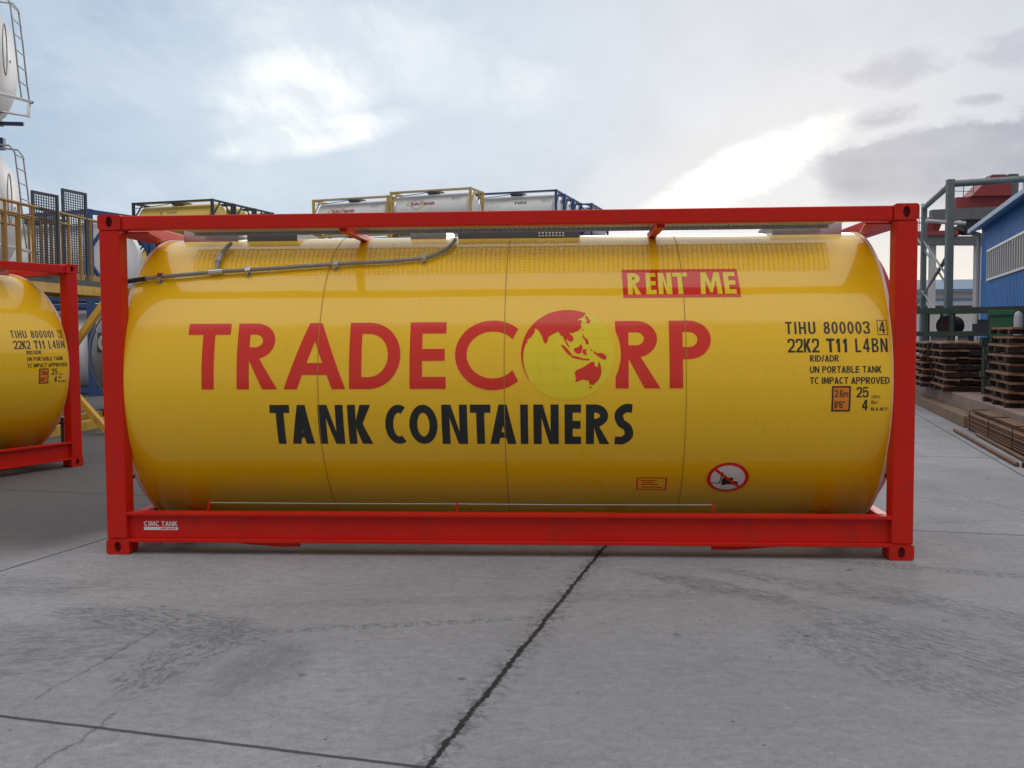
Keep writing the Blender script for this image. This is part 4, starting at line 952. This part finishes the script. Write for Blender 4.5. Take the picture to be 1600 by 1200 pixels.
for i in range(4):
    o = MB().lathe_z([(.0, .452), (.085, .452), (.085, 1.95), (.06, 2.04), (.02, 2.07), (0., 2.07)], 0, 0, 14).build('gas_cylinder', 'pale_col')
    o.location = (9.62+.26*i, 13.02-.14*i, 0); tag(o, ['pale gas cylinder touching the green cabinet', 'second pale gas cylinder from the green cabinet', 'third pale gas cylinder from the green cabinet', 'pale gas cylinder farthest from the green cabinet'][i], 'gas cylinder', 'gas cylinders beside the green cabinet')
o = MB().lathe_z([(0, 0), (.29, 0), (.29, .30), (.30, .31), (.29, .33), (.29, .60), (.30, .61), (.29, .63), (.29, .88), (.27, .90), (0, .89)], 0, 0, 24).build('drum', 'drum_blue'); o.location = (9.22, 18.6, .452); tag(o, 'blue drum peeking out beside the right red corner post', 'drum')

# blue shed
bd_dir = Vector((math.sin(R(15)), math.cos(R(15)), 0)); BF = Vector((13.40, 23.94, 0))
sh_ = thing('blue_shed', 'blue sheet metal shed with a long window at the right edge', 'shed', (BF.x, BF.y, 0), math.atan2(-bd_dir.y, -bd_dir.x))
# local x runs towards the camera along the wall, local y points away from the yard
wl = MB(); Lw = 20.; win = (1.55, 8.6, 3.22, 4.02)
n = int(Lw/.2)
prof = []
for i in range(n):
    x = i*.2; prof += [(x, 0.), (x+.13, 0.), (x+.145, -.022), (x+.185, -.022)]
prof.append((Lw, 0.))
def sheet(x0, x1, z0, z1):
    pts = [(x0, 0.)] + [p for p in prof if x0 < p[0] < x1] + [(x1, 0.)]
    vs = [(p[0], p[1], z) for z in (z0, z1) for p in pts]; k = len(pts)
    wl.add(vs, [(i, i+1, k+i+1, k+i) for i in range(k-1)])
sheet(0, Lw, 0, win[2]); sheet(0, win[0], win[2], win[3]); sheet(win[1], Lw, win[2], win[3]); sheet(0, Lw, win[3], 4.86)
wl.add([(0, 0, 0), (0, 9, 0), (0, 9, 4.86), (0, 4.5, 5.8), (0, 0, 4.86)], [(4,3,2,1,0)]); wl.add([(0,9,0), (Lw,9,0), (Lw,9,4.86), (0,9,4.86)], [(0,1,2,3)]); wl.add([(Lw, 0, 0), (Lw, 9, 0), (Lw, 9, 4.86), (Lw, 4.5, 5.8), (Lw, 0, 4.86)], [(0,1,2,3,4)])
wl.v = [(a, -b, c) for a, b, c in wl.v]
FLIP = -1    # local +y points towards the yard's far side after the turn; mirrored so that the sheet faces the yard
wl.v = [(a, -b, c) for a, b, c in wl.v]
wl.build('wall', 'blue_wall', sh_)
rf = MB()
for y0, y1, z0, z1 in ((-.28, 4.5, 4.80, 5.80), (4.5, 9.28, 5.80, 4.80)):
    vs = [(-.25, y0, z0), (Lw+.25, y0, z0), (Lw+.25, y1, z1), (-.25, y1, z1)]; vs += [(a, b, c+.05) for a, b, c in vs]
    rf.add(vs, [(3,2,1,0), (4,5,6,7)] + [(k, (k+1)%4, 4+(k+1)%4, 4+k) for k in range(4)])
rf.build('roof', 'blue_trim', sh_)
MB().box(-.25, Lw+.25, -.38, -.285, 4.74, 4.87).build('gutter', 'blue_trim', sh_, .01)
MB().tube([(.06, -.10, 0), (.06, -.10, 4.6), (.06, -.33, 4.72)], .055, 10).build('downpipe', 'pale_col', sh_)
wf = MB().box(win[0]-.05, win[1]+.05, -.06, -.025, win[2]-.06, win[2]).box(win[0]-.05, win[1]+.05, -.06, -.025, win[3], win[3]+.06)
k = 20
for i in range(k+1):
    x = win[0]+(win[1]-win[0])*i/k; wf.box(x-.03, x+.03, -.055, .0, win[2], win[3])
wo = wf.build('window', 'alu', sh_)
MB().box(win[0], win[1], .02, .03, win[2], win[3]).build('glass', 'glass', wo)

# grey-green pipe frame
pfm = thing('pipe_portal', 'tall grey green steel frame standing over the rusty stacks', 'frame', (10.04, 17.75, .45))
A, B_, C_, D_ = Vector((0,0,4.95)), Vector((1.02, 4.6, 4.95)), Vector((6.2, -1.0, 5.15)), Vector((7.2, 3.6, 5.05))
for p, w in ((A, .17), (B_, .14), (C_, .17), (D_, .14)):
    MB().box(p.x-w/2, p.x+w/2, p.y-w/2, p.y+w/2, 0, p.z+.06).build('post', 'green_grey', pfm, .01)
for p, q_ in ((A, B_), (A, C_), (C_, D_)): MB().tube([p - Vector((0,0,.05)), q_ - Vector((0,0,.05))], .085, 10).build('top_beam', 'green_grey', pfm)
for p, q_ in (((-.02, .05, 2.6), (1.0, 4.55, 3.9)), ((0, .05, 3.2), (.95, 4.5, 2.2)), ((.1, .3, 2.35), (2.0, 9., 5.0)), ((.1, .3, 3.1), (1.9, 9., 1.4)), ((.0, .3, 1.5), (2.0, 9., 3.4))):
    MB().tube([p, q_], .032, 6).build('brace', 'green_grey', pfm)
MB().tube([(-.55, .1, 4.15-.15), (.35, -.1, 4.05-.15)], .05, 8).build('lamp_arm', 'pale_col', pfm)

# gantry crane
gc = thing('gantry_crane', 'weathered red gantry crane with grey beams behind the steel frame', 'crane', (18.0, 39.4, 0))
def X(px, z): return px
MB().bar((.62, .3, 7.62), (9., .6, 7.75), .7, .62).build('girder', 'crane_red', gc)
hs = MB(); vs = [(1.2, -.3, 7.95), (3.0, -.25, 7.95), (3.0, -.25, 8.85), (2.05, -.3, 8.85)]
hs.add(vs + [(a, b+1.4, c) for a, b, c in vs], [(0,1,2,3), (7,6,5,4)] + [(k, (k+1)%4, 4+(k+1)%4, 4+k) for k in range(4)]).build('hoist_house', 'crane_red', gc)
MB().box(2.95, 3.35, -.2, 1.0, 7.95, 8.95).box(2.3, 2.9, .1, .9, 8.85, 8.98).build('hoist_motor', 'grey_girder', gc)
MB().bar((-.55, 0, 7.08), (6., -.6, 7.25), .5, .52).build('upper_beam', 'grey_girder', gc)
MB().bar((-1.6, -.1, 5.92), (2.3, .2, 5.90), .5, .40).build('lower_beam', 'grey_girder', gc)
MB().bar((-1.6, -.12, 6.22), (.6, -.1, 6.26), .5, .22).bar((-.35, .2, 7.0), (-.75, .2, 6.15), .5, .35).bar((-.15, .2, 6.9), (-.45, .2, 6.1), .3, .4).bar((.55, .6, 6.3), (3.0, .6, 7.2), .5, .45).build('carriage', 'crane_red', gc)
MB().bar((.7, .1, 6.55), (2.1, .2, 6.05), .2, .2).build('strut', 'grey_girder', gc)
MB().box(1.05, 1.5, -.1, .5, 6.2, 6.95).build('trolley_motor', 'dark_frame', gc)
for x in (-.35, 1.72): MB().box(x-.13, x+.13, .1, .36, 0, 5.75).build('leg', 'pale_col', gc)
q = MB()
for x in (.45, .9, 1.35): q.tube([(x, -.1, 7.9), (x, -.1, 8.5)], .02, 5)
q.tube([(.45, -.1, 8.48), (1.5, -.1, 8.45)], .02, 5).tube([(.45, -.1, 8.2), (1.35, -.1, 8.18)], .015, 5)
for x in (3.6, 4.2, 4.8): q.tube([(x, -.1, 8.0), (x, -.1, 8.7)], .02, 5)
q.tube([(3.4, -.1, 8.68), (5.4, -.1, 8.75)], .02, 5).tube([(3.5, -.1, 8.0), (4.2, -.1, 8.5)], .02, 5)
q.tube([(-1.6, -.1, 6.75), (-.7, -.1, 6.75)], .03, 5).tube([(-1.6, -.1, 7.0), (-.9, -.1, 6.98)], .02, 5)
for x in (-1.5, -1.1, -.8): q.tube([(x, -.1, 6.3), (x, -.1, 7.0)], .02, 5)
q.build('handrail', 'grey_girder', gc)

# far warehouse
fw = thing('warehouse', 'low white warehouse with a slate blue roof far behind the crane', 'warehouse', (24, 75, 0), R(0))
MB().box(0, 26, 0, 14, 0, 5.0).build('wall', 'far_wall', fw)
MB().box(-.003, 26.003, -.05, 0, 3.55, 3.80).build('grey_band', 'dark_frame', fw)
MB().box(0, 26, -.06, -.01, 4.2, 4.4).build('blue_stripe', 'blue_trim', fw)
q = MB(); vs = [(-.5, -.6, 4.98), (26.5, -.6, 4.98), (26.5, 7, 6.2), (-.5, 7, 6.2), (26.5, 14.6, 4.98), (-.5, 14.6, 4.98)]
q.add(vs + [(a, b, c+.12) for a, b, c in vs], [(0,3,2,1), (3,5,4,2), (6,7,8,9), (9,8,10,11), (0,1,7,6), (1,2,8,7), (2,4,10,8), (4,5,11,10), (5,3,9,11), (3,0,6,9)]).box(-.5, 26.5, -.62, -.6, 4.90, 5.15)
q.build('roof', 'far_roof', fw)
